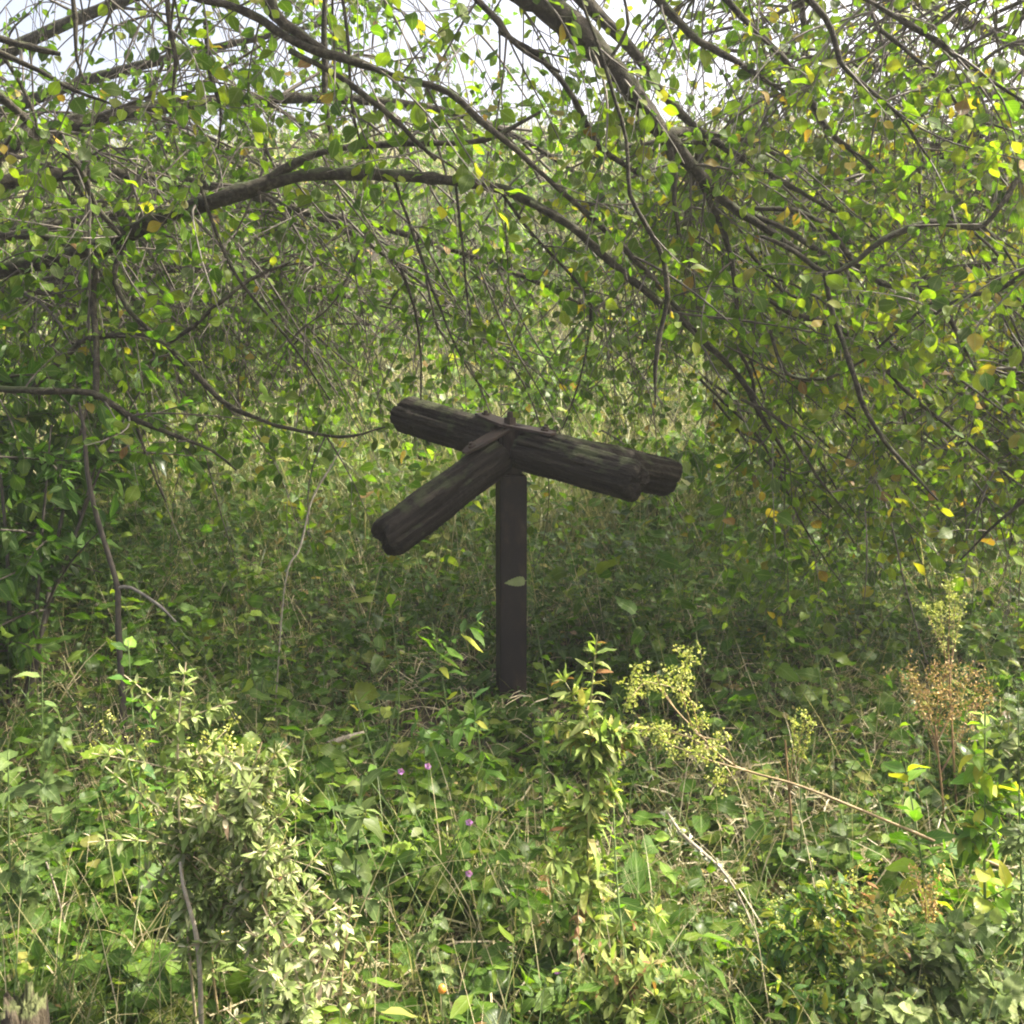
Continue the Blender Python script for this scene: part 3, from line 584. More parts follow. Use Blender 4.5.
for t_, a_, b_, m_ in ((tD, D_tw, D_lv, 'D'), (tE, E_tw, E_lv, 'E'), (tA, A_tw, A_lv, 'A'), (tB, B_tw, B_lv, 'B'), (tC, C_tw, C_lv, 'C')):
    tag(a_.build('twigs', M_TWIG, t_), kind='stuff')
    b_.build('foliage', M_LEAF, 'lite' if m_ in 'DE' else 'ovate', t_, fold=.3, curl=.25)
    print('LEAVES', m_, b_.count())

# ------------------------------------------------------------------ shrubs: left edge and background bank
def bush(name, x, y, h, wd, n, L, asp, T, M, label, cat, group=None, tplname='lite', stems=7, hang=.0):
    z = float(gz(x, y)); t = thing(name, (x, y, z), label, cat, group); TB = Tubes(); LV = Leaves()
    per = max(1, n//(stems*6))
    for s in range(stems):
        a = rng.random()*6.28; lean = .15+.5*rng.random()
        q, r = grow((x+.1*math.cos(a)*wd, y+.1*math.sin(a)*wd, z-.05), (math.cos(a)*lean*wd/h, math.sin(a)*lean*wd/h, 1), h*(.7+.35*rng.random()), .007*h, .015, .06, h/12)
        TB.add(q, r, 5, tint=.25)
        for k in range(6):
            i = rng.integers(2, len(q)-1); d = norm(np.array([rng.standard_normal(), rng.standard_normal(), .5*rng.standard_normal()+.25]))
            q2, r2 = grow(q[i], d, wd*(.25+.4*rng.random()), .004*h, .05+hang, .12, h/16)
            TB.add(q2, r2, 4, tint=.35)
            leaf_along(q2, LV, .05, max(.01, wd*.45/per), L, asp, T, 1, down=.3+hang*2)
    TB.build('stems', M_TWIG, t); LV.build('foliage', M, tplname, t)
    return t
bush('shrub', -2.05, 4.2, 1.75, 1.1, 2600, .085, .36, lambda n: tints(n, .4, .2, .02), M_WILLOW, 'dark green bush with long drooping leaves crowding the left edge beside the leaning stem', 'shrub', hang=.05)
bush('shrub', -2.6, 5.3, 1.5, 1.3, 2200, .07, .5, lambda n: tints(n, .45, .2, .03), M_HERB, 'low shady bush behind the long-leaved one at the left edge', 'shrub')
bl = ['rounded bright bush on the slope behind the left limb', 'yellow-green bush far behind the left arm of the turnstile', 'pale bush far behind the turnstile hub',
      'low green bush on the slope to the right of the turnstile', 'yellowing bush on the slope behind the right tangle of branches', 'dense bush high on the slope at the far left',
      'small bush high on the slope behind the top centre limb', 'dark bush at the foot of the slope behind the left shrub', 'green bush at the foot of the slope behind the right arm', 'bright low bush on the slope at the right edge',
      'bright bush just behind the hub of the turnstile', 'tall loose bush on the slope right of centre', 'tall loose bush on the slope left of centre', 'light green bush on the slope behind the right arms', 'tall dark bush on the slope at the far left below the highest one',
      'wide green thicket high on the slope left of the hub', 'wide green thicket high on the slope right of the hub', 'pale thicket near the slope top left of centre', 'tall thicket on the slope at the right', 'last thicket just under the slope top at centre']
for (x, y, h, wd, n, tm), lb in zip([(-4.2, 10.5, 2.3, 2.4, 2600, .55), (-1.5, 9.0, 1.2, 1.5, 1500, .6), (.3, 13, 1.4, 2.2, 1500, .5), (2.0, 9.4, 1.1, 1.4, 1300, .5), (4.6, 10, 2.4, 2.4, 2600, .72),
                         (-7.5, 16, 3.2, 3.4, 2600, .5), (2.0, 19, 2.0, 3.0, 1600, .5), (-3.0, 7.4, 1.4, 1.6, 1900, .4), (1.0, 7.9, .95, 1.2, 1300, .5), (3.4, 7.6, 1.4, 1.5, 1700, .68), (-.2, 9.6, 1.5, 1.7, 1700, .62), (3.1, 11.5, 2.2, 2.4, 2400, .6), (-2.6, 12.5, 2.2, 2.6, 2400, .55), (.9, 11.2, 1.5, 2.0, 1800, .6), (-5.6, 12.5, 2.6, 2.6, 2400, .5), (-.9, 15, 2.4, 3.0, 2400, .6), (1.7, 14.5, 2.2, 3.0, 2400, .55), (-3.2, 17, 2.6, 3.6, 2400, .6), (5.2, 15, 3.2, 3.4, 2600, .6), (.4, 20, 2.4, 4.2, 2400, .5)], bl):
    bush('bush', x, y, h, wd, n, .075+.004*(y-7), .6, (lambda m: (lambda k: tints(k, m, .2, .08)))(tm), M_HERB, lb, 'bush')

# sapling with a thin bent stem left of centre
def sapling():
    b = at(119, 640, 4.0); z = float(gz(b[0], 4.0)); t = thing('sapling', (b[0], 4.0, z), 'bare thin bent stem standing in the shade left of the turnstile', 'sapling')
    P = [(b[0], 4.0, z-.05), tuple(at(118, 620, 4.)), tuple(at(118, 590, 4.)), tuple(at(107, 550, 4.)), tuple(at(95, 510, 4.)), tuple(at(87, 470, 4.)), tuple(at(84, 430, 4.)), tuple(at(79, 402, 4.))]
    pts, rad = smooth_path(P, [.013, .012, .011, .010, .009, .008, .007, .005]); tb = Tubes(); tb.add(pts, rad, 7, .05, .3)
    q, r = smooth_path([tuple(at(118, 588, 4.)), tuple(at(132, 588, 3.98)), tuple(at(160, 606, 3.9)), tuple(at(176, 622, 3.85))], [.008, .007, .006, .004]); tb.add(q, r, 5, .05, .8)
    tb.build('stem', M_TWIG, t)
    lv = Leaves(); leaf_along(pts[len(pts)//2:], lv, .1, .12, .05, .6, TA, .6); lv.build('foliage', M_LEAF, 'ovate', t)
sapling()

# ------------------------------------------------------------------ ground layer (stuff)
def spread(n, x0, x1, y0, y1, clump=0.):
    """points uniform in the camera's wedge, density falling with distance"""
    y = y0*(y1/y0)**rng.random(n); x = (rng.random(n)*2-1)
    x = x*(.55*y+.5); x = np.clip(x, x0, x1)+.05*rng.standard_normal(n)
    return x, y
def patch(x, y, f, s):
    return .5+.5*np.sin(x*f+s)*np.cos(y*f*.8+s*2.1)+.25*np.sin(x*f*2.7+y*f*1.9+s)
def blades(n, xy, hmin, hmax, width, tint, M, name, label, seg=6, droop=.9, stand=None):
    x, y = xy; z = gz(x, y); h = hmin+(hmax-hmin)*rng.random(n)**1.6
    if stand is not None: h = h*stand(x, y)
    a = rng.random(n)*6.283; lean = .1+.5*rng.random(n); dr = droop*rng.random(n)**1.5
    t = np.linspace(0, 1, seg)[None]
    hor = h[:, None]*(lean[:, None]*t+dr[:, None]*t**2.2); ver = h[:, None]*(t*(1-.12*lean[:, None])-.55*dr[:, None]*t**2.6)
    cx = x[:, None]+np.cos(a)[:, None]*hor; cy = y[:, None]+np.sin(a)[:, None]*hor; cz = z[:, None]-.01+ver
    tw = a[:, None]+1.57+.6*rng.standard_normal((n, 1))+t*1.0*rng.standard_normal((n, 1))
    wd = (width*(.5+rng.random(n))*(1+.10*np.maximum(y-4, 0)))[:, None]*(1-.9*t**1.6)*.5
    A = np.stack([cx-np.cos(tw)*wd, cy-np.sin(tw)*wd, cz], -1); B = np.stack([cx+np.cos(tw)*wd, cy+np.sin(tw)*wd, cz+wd*.4], -1)
    V = np.stack([A, B], 2).reshape(-1, 3)
    base = (np.arange(n)*seg*2)[:, None]; k = (np.arange(seg-1)*2)[None]
    Q = np.stack([base+k, base+k+1, base+k+3, base+k+2], -1).reshape(-1, 4)
    T = np.repeat(tint(x, y, n), seg*2)
    o = quads(name, V, Q, M, None, None, {'tint': T}); tag(o, label, None, None, 'stuff'); return o

def clear_post(x, y):     # low growth in front of the post and in the worn shady patch round it
    d = np.hypot((x-PX)/.55, (y-4.35)/.75); return .42+.58*ss((d-.6)/.9)
def shade_low(x, y):
    m = clear_post(x, y)
    return m*(.55+.45*ss((y-5.0)/1.2)+.25*(y < 3.0))
n = 34000; xy = spread(n, -6, 6, 1.75, 8.5)
blades(n, xy, .08, .46, .0042, lambda x, y, n: np.clip(.25+.3*patch(x, y, 2.1, 1)+.18*rng.standard_normal(n)+(rng.random(n) < .22)*.5, 0, 1), M_GRASS, 'grass', 'long arching green grass blades between the weeds', stand=lambda x, y: shade_low(x, y)*np.clip(.25+.9*patch(x, y, 3.1, 4), .2, 1.1))
n = 6500; xy = spread(n, -6, 6, 1.8, 8.5)
blades(n, xy, .3, 1.0, .0035, lambda x, y, n: np.clip(.8+.15*rng.standard_normal(n), .4, 1), M_GRASS, 'dead_grass', 'thin straw coloured dead grass stalks leaning through the undergrowth', droop=.6, stand=lambda x, y: clear_post(x, y)*(.5+.5*ss((y-4.6)/1.5)))
# flattened straw
n = 24000; x, y = spread(n, -6, 6, 1.75, 7.5); k = rng.random(n) < np.clip(1.1*patch(x, y, 2.3, .4), .15, 1)*(.4+.6*clear_post(x, y)); x, y = x[k], y[k]; n = len(x); z = gz(x, y)
def thatch():
    a = rng.random(n)*6.283; l = .08+.25*rng.random(n)**2; t = np.linspace(-.5, .5, 4)[None]
    cx = x[:, None]+np.cos(a)[:, None]*l[:, None]*t; cy = y[:, None]+np.sin(a)[:, None]*l[:, None]*t
    cz = z[:, None]+.015+.05*rng.random((n, 1))+l[:, None]*.35*t*rng.standard_normal((n, 1))+.03*(1-4*t*t)
    wd = (.0012+.0014*rng.random(n))[:, None]
    A = np.stack([cx-np.sin(a)[:, None]*wd, cy+np.cos(a)[:, None]*wd, cz], -1); B = np.stack([cx+np.sin(a)[:, None]*wd, cy-np.cos(a)[:, None]*wd, cz+wd], -1)
    V = np.stack([A, B], 2).reshape(-1, 3); base = (np.arange(n)*8)[:, None]; k = (np.arange(3)*2)[None]
    Q = np.stack([base+k, base+k+1, base+k+3, base+k+2], -1).reshape(-1, 4)
    tag(quads('straw', V, Q, M_GRASS, None, None, {'tint': np.repeat(np.clip(.88+.1*rng.standard_normal(n), .6, 1), 8)}), 'flattened dry straw lying on the ground', None, None, 'stuff')
thatch()
# leaf litter
n = 9000; x, y = spread(n, -6, 6, 1.75, 8); LV = Leaves()
LV.add(np.stack([x, y, gz(x, y)+.012+.02*rng.random(n)], 1), norm(np.stack([rng.standard_normal(n), rng.standard_normal(n), .25*rng.standard_normal(n)], 1)), norm(np.array([0, 0, 1])+.35*rng.standard_normal((n, 3))), .03+.035*rng.random(n), .02+.025*rng.random(n), rng.random(n))
tag(LV.build('leaf_litter', M_LITTER, 'lite'), 'brown fallen leaves on the soil', None, None, 'stuff')
# dense low cover: small leaves on sprawling stems
def cover(name, label, n, size, asp, hmean, M, tp, T, ya=1.75, yb=8.5, sc=None, pf=None, stemprob=.3):
    x, y = spread(n, -6, 6, ya, yb)
    if pf is not None:
        k = rng.random(n) < pf(x, y); x, y = x[k], y[k]
    m = len(x); h = hmean*rng.random(m)**.8
    if sc is not None: h = h*sc(x, y)
    LV = Leaves(); TB = Tubes()
    per = 6
    X = np.repeat(x, per); Y = np.repeat(y, per); H = np.repeat(h, per)*np.tile(np.linspace(.3, 1, per), m)
    off = .05+.04*rng.random(m*per); a = rng.random(m*per)*6.283
    lx, ly = np.repeat(.35*rng.standard_normal(m), per)*H, np.repeat(.35*rng.standard_normal(m), per)*H
    P = np.stack([X+lx+np.cos(a)*off*.15, Y+ly+np.sin(a)*off*.15, gz(X, Y)+.01+H], 1)
    if hmean > .2:
        for q in range(m): TB.add(np.array([[x[q], y[q], P[q*per, 2]-H[q*per]-.02], P[q*per+2], P[q*per+5]]), [.0022, .0018, .001], 3, tint=.15)
    D = norm(np.stack([np.cos(a), np.sin(a), .25*rng.standard_normal(m*per)-.05], 1))
    s = size*(.45+1.3*rng.random(m*per)**1.8)*np.repeat(.7+.6*rng.random(m), per)*(1+.06*np.maximum(Y-4, 0))
    LV.add(P, D, norm(np.array([0, 0, 1])+.4*rng.standard_normal((m*per, 3))), s, s*asp, T(X, Y, m*per))
    o = LV.build(name, M, tp); tag(o, label, None, None, 'stuff')
    if TB.V: TB.build('stems', M_STEM, o)
cover('ground_cover', 'dense low green leaves carpeting the ground', 10500, .038, .85, .15, M_HERB, 'round', lambda x, y, n: tints(n, .42, .18, .05), sc=clear_post, pf=lambda x, y: np.clip(.12+1.15*patch(x, y, 3.3, 6), 0, 1))
cover('nettles', 'knee-high shaded nettles and herbs massed behind the turnstile', 5200, .048, .5, .62, M_HERB, 'lance', lambda x, y, n: np.clip(tints(n, .38, .18, .04), 0, 1), ya=4.6, yb=9.5, sc=lambda x, y: clear_post(x, y)*(.45+.55*ss((y-4.9)/1.3)), pf=lambda x, y: np.clip(.25+patch(x, y, 1.8, 3), 0, 1))
cover('tall_herbs', 'scattered broad drooping weed leaves standing above the low cover', 2300, .085, .5, .55, M_HERB, 'nettle', lambda x, y, n: np.minimum(tints(n, .5, .22, .08), .86), ya=2.2, yb=8, sc=lambda x, y: clear_post(x, y)**1.5*(.35+.65*ss((y-2.6)/1.5)), pf=lambda x, y: np.clip(patch(x, y, 2.2, 9)*1.3-.15, 0, 1))
cover('herb_layer', 'shin-high mixed herbs in the foreground', 1700, .045, .42, .30, M_HERB, 'lance', lambda x, y, n: tints(n, .5, .2, .08), ya=1.8, yb=4.2, sc=clear_post, pf=lambda x, y: np.clip(.1+patch(x, y, 2.6, 5), 0, 1))
# bank
n = 42000; y = 7.5+26*rng.random(n)**1.3; x = (rng.random(n)*2-1)*(.56*y+1.5)
blades(n, (x, y), .5, 1.25, .010, lambda x, y, n: np.clip(.06+.34*patch(x, y, .8, 2)+.2*rng.standard_normal(n), 0, 1), M_DRY, 'dry_grass', 'pale tall dry grass covering the bright slope behind', seg=4, droop=.6)
n = 4200; y = 7.0+20*rng.random(n)**1.3; x = (rng.random(n)*2-1)*(.56*y+1.5); k = rng.random(n) < np.clip(patch(x, y, 1.1, 7)+.1, 0, 1); x, y = x[k], y[k]; m = len(x)
LV = Leaves(); per = 9; X = np.repeat(x, per)+.16*rng.standard_normal(m*per); Y = np.repeat(y, per)+.16*rng.standard_normal(m*per)
LV.add(np.stack([X, Y, gz(X, Y)+.75*rng.random(m*per)], 1), norm(rng.standard_normal((m*per, 3))*np.array([1, 1, .5])), norm(np.array([0, 0, .8])+.5*rng.standard_normal((m*per, 3))), .09+.05*rng.random(m*per), .05+.03*rng.random(m*per), tints(m*per, .6, .2, .12))
tag(LV.build('scrub', M_HERB, 'lite'), 'bright green scrub scattered through the dry slope grass', None, None, 'stuff')

# ------------------------------------------------------------------ individual plants
def herb(name, base, top, label, cat='plant', group=None, M=None, T=None, L=.05, asp=.35, pairs=18, tp='lance', r=.004, stemt=.2, down=.4, side=0, sideL=.2, start=.1,
         bend=None, up=.7, whorl=2, heads=None, face=False, curl=.5, sides_from=.3, Ltop=.5):
    """base/top are (px, py, Y); the plant roots in the ground below its base"""
    b = at(*base); t0 = at(*top); z = float(gz(b[0], b[1])); b = np.array([b[0], b[1], z])
    t = thing(name, b, label, cat, group); TB = Tubes(); LV = Leaves()
    mid = [at(*m) for m in (bend or [])]
    if not mid: mid = [b*.5+t0*.5+np.array([.02*rng.standard_normal(), .02*rng.standard_normal(), 0])]
    pts, rad = smooth_path([b-np.array([0, 0, .03])]+mid+[t0], list(np.linspace(r, r*.35, len(mid)+2)), .025)
    TB.add(pts, rad, 6, .03, stemt)
    def dress(pts, pairs, L, start, ltop):
        K = len(pts)
        for i, s in enumerate(np.linspace(start, .995, pairs)):
            j = min(K-2, int(s*(K-1))); p = pts[j]; tg = norm(pts[j+1]-pts[j]); a0 = i*1.9+rng.random()*.6
            u = norm(np.cross(tg, [.3, .9, .1])); v = np.cross(tg, u)
            for q in range(whorl):
                a = a0+q*2*math.pi/whorl+.3*rng.standard_normal()
                out = u*math.cos(a)+v*math.sin(a); l = L*(1-(1-ltop)*s)*(.4+1.0*rng.random())
                D = norm(out+tg*(.35+.5*s)+np.array([0, 0, -down])+.15*rng.standard_normal(3))
                LV.add(p[None], np.array([-1, 0, -.12]) if face else D, np.array([.1, -1, .35]) if face else norm(np.array([0, 0, up])+tg*.2+.3*rng.standard_normal(3)), l, l*asp*(.8+.4*rng.random()), T(1))
    dress(pts, pairs, L, start, Ltop); tips = [pts[-1]]
    for k in range(side):
        s = sides_from+(.92-sides_from)*rng.random(); j = int(s*(len(pts)-1)); a = rng.random()*6.283
        d = norm(np.array([math.cos(a), .6*math.sin(a), .5+.5*rng.random()])); q, rr = grow(pts[j], d, sideL*(.5+.8*rng.random())*(1.2-s*.6), rad[j]*.6, .03, .1, .03)
        TB.add(q, rr, 4, 0, stemt); dress(q, max(3, int(pairs*.45)), L*.75, .15, .6); tips.append(q[-1])
    TB.build('stem', M_STEM, t); LV.build('foliage', M, tp, t, curl=curl, curlvar=.5)
    if heads:
        for tp_ in tips:
            HL = Leaves(); seedhead(HL, tp_, *heads[1:]); HL.build('flower_head', heads[0], 'tiny', t, fold=.1, curl=.1)
    return t
def seedhead(HL, c, size, n, grain, tall=1.5):
    for _ in range(7):
        o = c+rng.standard_normal(3)*np.array([1, 1, tall])*size*.5; m = max(2, n//7)
        P = o+rng.standard_normal((m, 3))*size*.22
        HL.add(P, norm(rng.standard_normal((m, 3))), norm(rng.standard_normal((m, 3))), grain*(.6+.8*rng.random(m)), grain*(.6+.5*rng.random(m)), rng.random(m))

tp_pale = lambda n: np.clip(.2+.25*rng.standard_normal(n), 0, 1)
tp_pale2 = lambda n: np.clip(.36+.25*rng.standard_normal(n), 0, 1)
tp_green = lambda n: tints(n, .5, .18, .06)
tp_lime = lambda n: np.clip(.72+.15*rng.standard_normal(n), 0, 1)
tp_broad = lambda n: np.clip(.45+.25*rng.standard_normal(n), 0, 1)

# pale weeds at the left foreground
herb('weed', (200, 1040, 2.15), (186, 662, 2.2), 'tall bleached weed with curling whitish leaves, the highest of the pale clump at left', 'weed', M=M_PALE, T=tp_pale, L=.055, asp=.3, pairs=44, stemt=.85, side=14, sideL=.22, whorl=4, bend=[(183, 880, 2.15), (178, 740, 2.18)], start=.35)
herb('weed', (250, 1060, 2.1), (262, 742, 2.15), 'dense bushy pale weed full of shrivelled leaves, right side of the left clump', 'weed', M=M_PALE, T=tp_pale2, L=.056, asp=.24, pairs=54, stemt=.8, side=34, sideL=.2, whorl=4, bend=[(268, 930, 2.1), (240, 820, 2.12)], start=.3, sides_from=.4)
herb('weed', (225, 1060, 2.2), (226, 745, 2.25), 'pale weed packed with withered leaves in the middle of the left clump', 'weed', M=M_PALE, T=tp_pale, L=.054, asp=.24, pairs=48, stemt=.75, side=26, sideL=.19, whorl=4, start=.35, sides_from=.45)
herb('goldenrod', (210, 1050, 2.3), (222, 735, 2.3), 'yellow feathery flower spray rising inside the left pale clump', 'flower', M=M_HERB, T=tp_lime, L=.035, asp=.25, pairs=20, stemt=.4, side=8, sideL=.12, heads=(M_SEEDY, .035, 90, .0065), sides_from=.7, start=.5)
herb('weed', (300, 1120, 1.95), (262, 905, 2.0), 'whitish drooping weed at the bottom left with dead curled leaves', 'weed', M=M_PALE, T=tp_pale2, L=.052, asp=.32, pairs=36, stemt=.85, side=20, sideL=.18, whorl=4, start=.2, bend=[(300, 990, 1.98)], down=.8)
herb('weed', (300, 1150, 1.9), (262, 985, 1.9), 'silver-green leafy weed low at the bottom edge left of centre', 'weed', M=M_GREY, T=tp_broad, L=.05, asp=.4, pairs=16, side=5, sideL=.1, whorl=3, start=.2)
herb('weed', (345, 1120, 2.05), (352, 895, 2.05), 'small pale drooping weed on the right of the left clump', 'weed', M=M_PALE, T=tp_pale2, L=.04, asp=.3, pairs=18, stemt=.7, side=5, sideL=.12, start=.3, down=.9)
herb('goldenrod', (130, 1000, 2.5), (108, 728, 2.5), 'slender yellow-tipped spray left of the pale clump', 'flower', M=M_HERB, T=tp_lime, L=.05, asp=.3, pairs=16, side=4, sideL=.14, heads=(M_SEEDY, .022, 50, .005, 2.5), bend=[(140, 850, 2.5), (130, 770, 2.5)], start=.3, sides_from=.6)
# dead tan stalk
def stalk(name, pts, rad, label, cat, M=None, tint=.85, root=True):
    P = [at(*p) for p in pts]; b = P[0].copy()
    z = float(gz(b[0], b[1]))
    if root: b = np.array([b[0], b[1], z-.03]); P = [b]+P[1:]
    t = thing(name, (b[0], b[1], z), label, cat); q, r = smooth_path(P, rad, .03); tb = Tubes(); tb.add(q, r, 8, .06, tint); tb.build('stem', M or M_STEM, t); return t, q
stalk('dead_stalk', [(201, 1060, 2.1), (199, 960, 2.1), (190, 910, 2.1), (183, 885, 2.1), (180, 862, 2.12)], [.0055, .0052, .0045, .004, .003], 'bare tan upright stalk under the pale clump at bottom left', 'stalk', M_DEAD)
stalk('dead_stalk', [(90, 1010, 2.5), (70, 940, 2.5), (56, 890, 2.5), (46, 862, 2.5)], [.003, .003, .0025, .002], 'thin straw stalk at the lower left among green grass', 'stalk', M_DEAD)
stalk('dead_stalk', [(268, 625, 4.25), (285, 585, 4.27), (300, 548, 4.3), (312, 500, 4.35), (330, 468, 4.4), (346, 440, 4.45)], [.003, .003, .004, .004, .0035, .002], 'pale dry stalk leaning left of the front left arm', 'stalk', M_DEAD)
# fallen sticks
def stick(pts, rad, label, M=M_DEAD, lift=0):
    P = []
    for (px, py, Y) in pts:
        a = at(px, py, Y); P.append(a)
    t = thing('stick', (P[0][0], P[0][1], float(gz(P[0][0], P[0][1]))), label, 'stick'); q, r = smooth_path(P, rad, .02); tb = Tubes(); tb.add(q, r, 8, .10, .9); tb.build('wood', M, t)
def gy(py, px=512, h=.0):      # distance at which pixel row py meets height h above the ground
    c, s = math.cos(PITCH), math.sin(PITCH); dz = 512-py; k = (-F*s+dz*c)/(F*c+dz*s); y = (h-CAMZ)/k
    for _ in range(4):
        X = y*(px-512)/(F*c+dz*s); y = (float(gz(X, y))+h-CAMZ)/k
    return y
stick([(328, 744, gy(744, 328, .10)), (345, 738, gy(738, 345, .11)), (363, 733, gy(733, 363, .11))], [.012, .011, .009], 'thick pale broken stick lying left of the turnstile post')
stick([(376, 630, gy(630, 376, .1)), (388, 624, gy(624, 388, .1)), (401, 618, gy(618, 401, .11))], [.006, .006, .004], 'short thin bleached stick on the dark floor under the front left arm')
stick([(92, 607, gy(607, 92, .12)), (103, 602, gy(602, 103, .12)), (113, 598, gy(598, 113, .12))], [.006, .006, .005], 'short pale stick beside the foot of the bent stem at left')
# centre tall weed
herb('weed', (590, 1040, 2.45), (597, 634, 2.5), 'tall sunlit weed with pale spiky top standing right of the post foot', 'weed', M=M_LIME, T=lambda n: np.clip(.4+.3*rng.standard_normal(n), 0, 1), L=.08, asp=.24, pairs=60, stemt=.45, side=16, sideL=.17, whorl=3, bend=[(588, 860, 2.45), (590, 720, 2.48)], start=.12, down=.25, sides_from=.15, curl=.8)
herb('weed', (580, 1060, 2.3), (578, 905, 2.35), 'shrivelled brown-pink dead leaves hanging at the foot of the tall centre weed', 'weed', M=M_PALE, T=lambda n: np.clip(.85+.2*rng.standard_normal(n), 0, 1), L=.06, asp=.4, pairs=22, stemt=.6, down=1.4, start=.1)
herb('weed', (640, 1080, 2.3), (612, 760, 2.55), 'leafy lime green side shoot close beside the tall centre weed', 'weed', M=M_BROAD, T=tp_lime, L=.05, asp=.3, pairs=14, stemt=.3, start=.5)
herb('weed', (560, 960, 2.7), (542, 712, 2.75), 'green weed with toothed drooping leaves left of the tall centre weed', 'weed', M=M_HERB, T=tp_green, L=.075, asp=.5, pairs=12, tp='nettle', side=3, sideL=.15, start=.3)
herb('weed', (620, 1100, 2.15), (630, 955, 2.2), 'yellow-green leafy weed bright at the bottom centre', 'weed', M=M_LIME, T=lambda n: np.clip(.5+.3*rng.standard_normal(n), 0, 1), L=.06, asp=.3, pairs=26, side=20, sideL=.2, whorl=4, start=.2, down=.7, stemt=.4)
herb('weed', (680, 1100, 2.2), (672, 965, 2.25), 'low straw-tinted weed at the bottom edge right of centre', 'weed', M=M_LIME, T=tp_pale, L=.045, asp=.3, pairs=16, side=8, sideL=.15, whorl=2, start=.2, down=.7, stemt=.6)
# reddish arching stem with yellow-green panicle
def sorrel():
    P = [(1120, 940, 2.5), (1020, 880, 2.55), (950, 848, 2.58), (880, 818, 2.6), (800, 786, 2.65), (735, 766, 2.7), (700, 735, 2.72), (668, 700, 2.75), (655, 672, 2.75)]
    t, q = stalk('panicle', P, [.0045, .0042, .004, .0037, .0034, .003, .0024, .0018, .0012], 'long reddish stem arching in from the right ending in a yellow-green seed spray', 'flower', tint=.56)
    HL = Leaves(); TB = Tubes(); K = len(q)
    ends = [(690, 655), (640, 680), (628, 700), (660, 740), (700, 750), (720, 775), (640, 725), (675, 670), (700, 720), (720, 740)]
    for ex, ey in ends:
        e = at(ex, ey, 2.7+.08*rng.standard_normal()); j = int(K*(.76+.18*rng.random())); a, r = smooth_path([q[j], (q[j]+e)/2+.02*rng.standard_normal(3), e], [.0022, .0018, .0008], .02); TB.add(a, r, 4, 0, .55)
        for m in range(5, len(a)):
            for _ in range(2): seedhead(HL, a[m]+.008*rng.standard_normal(3), .014, 14, .0066)
        seedhead(HL, e, .026, 70, .007)
    TB.build('branchlets', M_STEM, t); HL.build('flower_head', M_SEEDY, 'tiny', t)
sorrel()
def umbel(base, top, heads, M, label, grain=.0065, n=70, size=.045, stemt=.6):
    b = at(*base); z = float(gz(b[0], b[1])); t = thing('seedhead_plant', (b[0], b[1], z), label, 'flower'); tp0 = at(*top)
    q, r = smooth_path([(b[0], b[1], z-.03), (np.array([b[0], b[1], z])+tp0)/2+.01*rng.standard_normal(3), tp0], [.004, .0035, .0025]); TB = Tubes(); TB.add(q, r, 6, 0, stemt); HL = Leaves()
    for hx, hy in heads:
        e = at(hx, hy, top[2]+.06*rng.standard_normal()); j = int(len(q)*(.6+.35*rng.random())); a, rr = smooth_path([q[j], (q[j]+e)/2+np.array([0, 0, -.01]), e], [.002, .0016, .001], .02)
        TB.add(a, rr, 4, 0, stemt); HL = Leaves(); seedhead(HL, e, size, n, grain, 1)
        for m in range(len(a)//2, len(a)): seedhead(HL, a[m], size*.5, 14, grain, 1)
        HL.build('flower_head', M, 'tiny', t)
    TB.build('stem', M_STEM, t)
umbel((945, 900, 3.2), (935, 725, 3.2), [(910, 672), (925, 690), (945, 668), (960, 690), (975, 700), (930, 718), (955, 705), (985, 690), (915, 690), (940, 680), (968, 675)], M_SEEDO, 'orange-brown dried seed cluster right of the turnstile above the reddish stem')
umbel((960, 800, 3.4), (948, 640, 3.4), [(950, 585), (940, 605), (955, 598), (925, 608), (960, 612), (935, 612)], M_SEEDY, 'pale yellow seed head standing above the orange-brown one', size=.022)
umbel((925, 1040, 2.5), (925, 900, 2.5), [(915, 870), (930, 885), (940, 868), (925, 895), (935, 905)], M_SEEDO, 'small sparse tan seed cluster below the reddish stem at right', size=.03, n=9)
umbel((800, 830, 3.0), (785, 740, 3.0), [(805, 716), (795, 722), (812, 722)], M_SEEDY, 'tiny green seed tuft on a curved stalk above the reddish stem', size=.015, n=40)
# young green plants near the post
herb('nettle', (450, 800, 3.3), (432, 622, 3.35), 'slender plant with drooping pointed green leaves in front of and left of the post', 'plant', M=M_BROAD, T=lambda n: np.clip(.5+.25*rng.standard_normal(n), 0, .95), L=.12, asp=.32, pairs=16, side=4, sideL=.22, start=.3, down=.5, whorl=2)
herb('nettle', (480, 820, 3.2), (472, 690, 3.3), 'short pointed-leaf plant touching the left of the post foot', 'plant', M=M_BROAD, T=tp_broad, L=.10, asp=.32, pairs=11, side=2, sideL=.15, start=.35, down=.5)
herb('nettle', (400, 830, 3.2), (355, 695, 3.3), 'leaning plant with thin bright leaves below the front left arm', 'plant', M=M_BROAD, T=tp_broad, L=.10, asp=.3, pairs=11, start=.3, down=.3)
herb('plant', (560, 700, 4.2), (527, 574, 4.35), 'thin stem holding a single pale leaf in front of the post', 'plant', M=M_GREY, T=lambda n: np.full(n, 1.), L=.15, asp=.5, pairs=1, start=.98, r=.0025, down=.1, tp='nettle', curl=.1, Ltop=1.2, whorl=1, face=True)
herb('plant', (392, 640, 4.0), (390, 600, 4.05), 'single upright lime leaf shoot under the front left arm', 'plant', M=M_BROAD, T=lambda n: np.full(n, .8), L=.13, asp=.26, pairs=2, start=.6, down=-.6, whorl=1, Ltop=1)
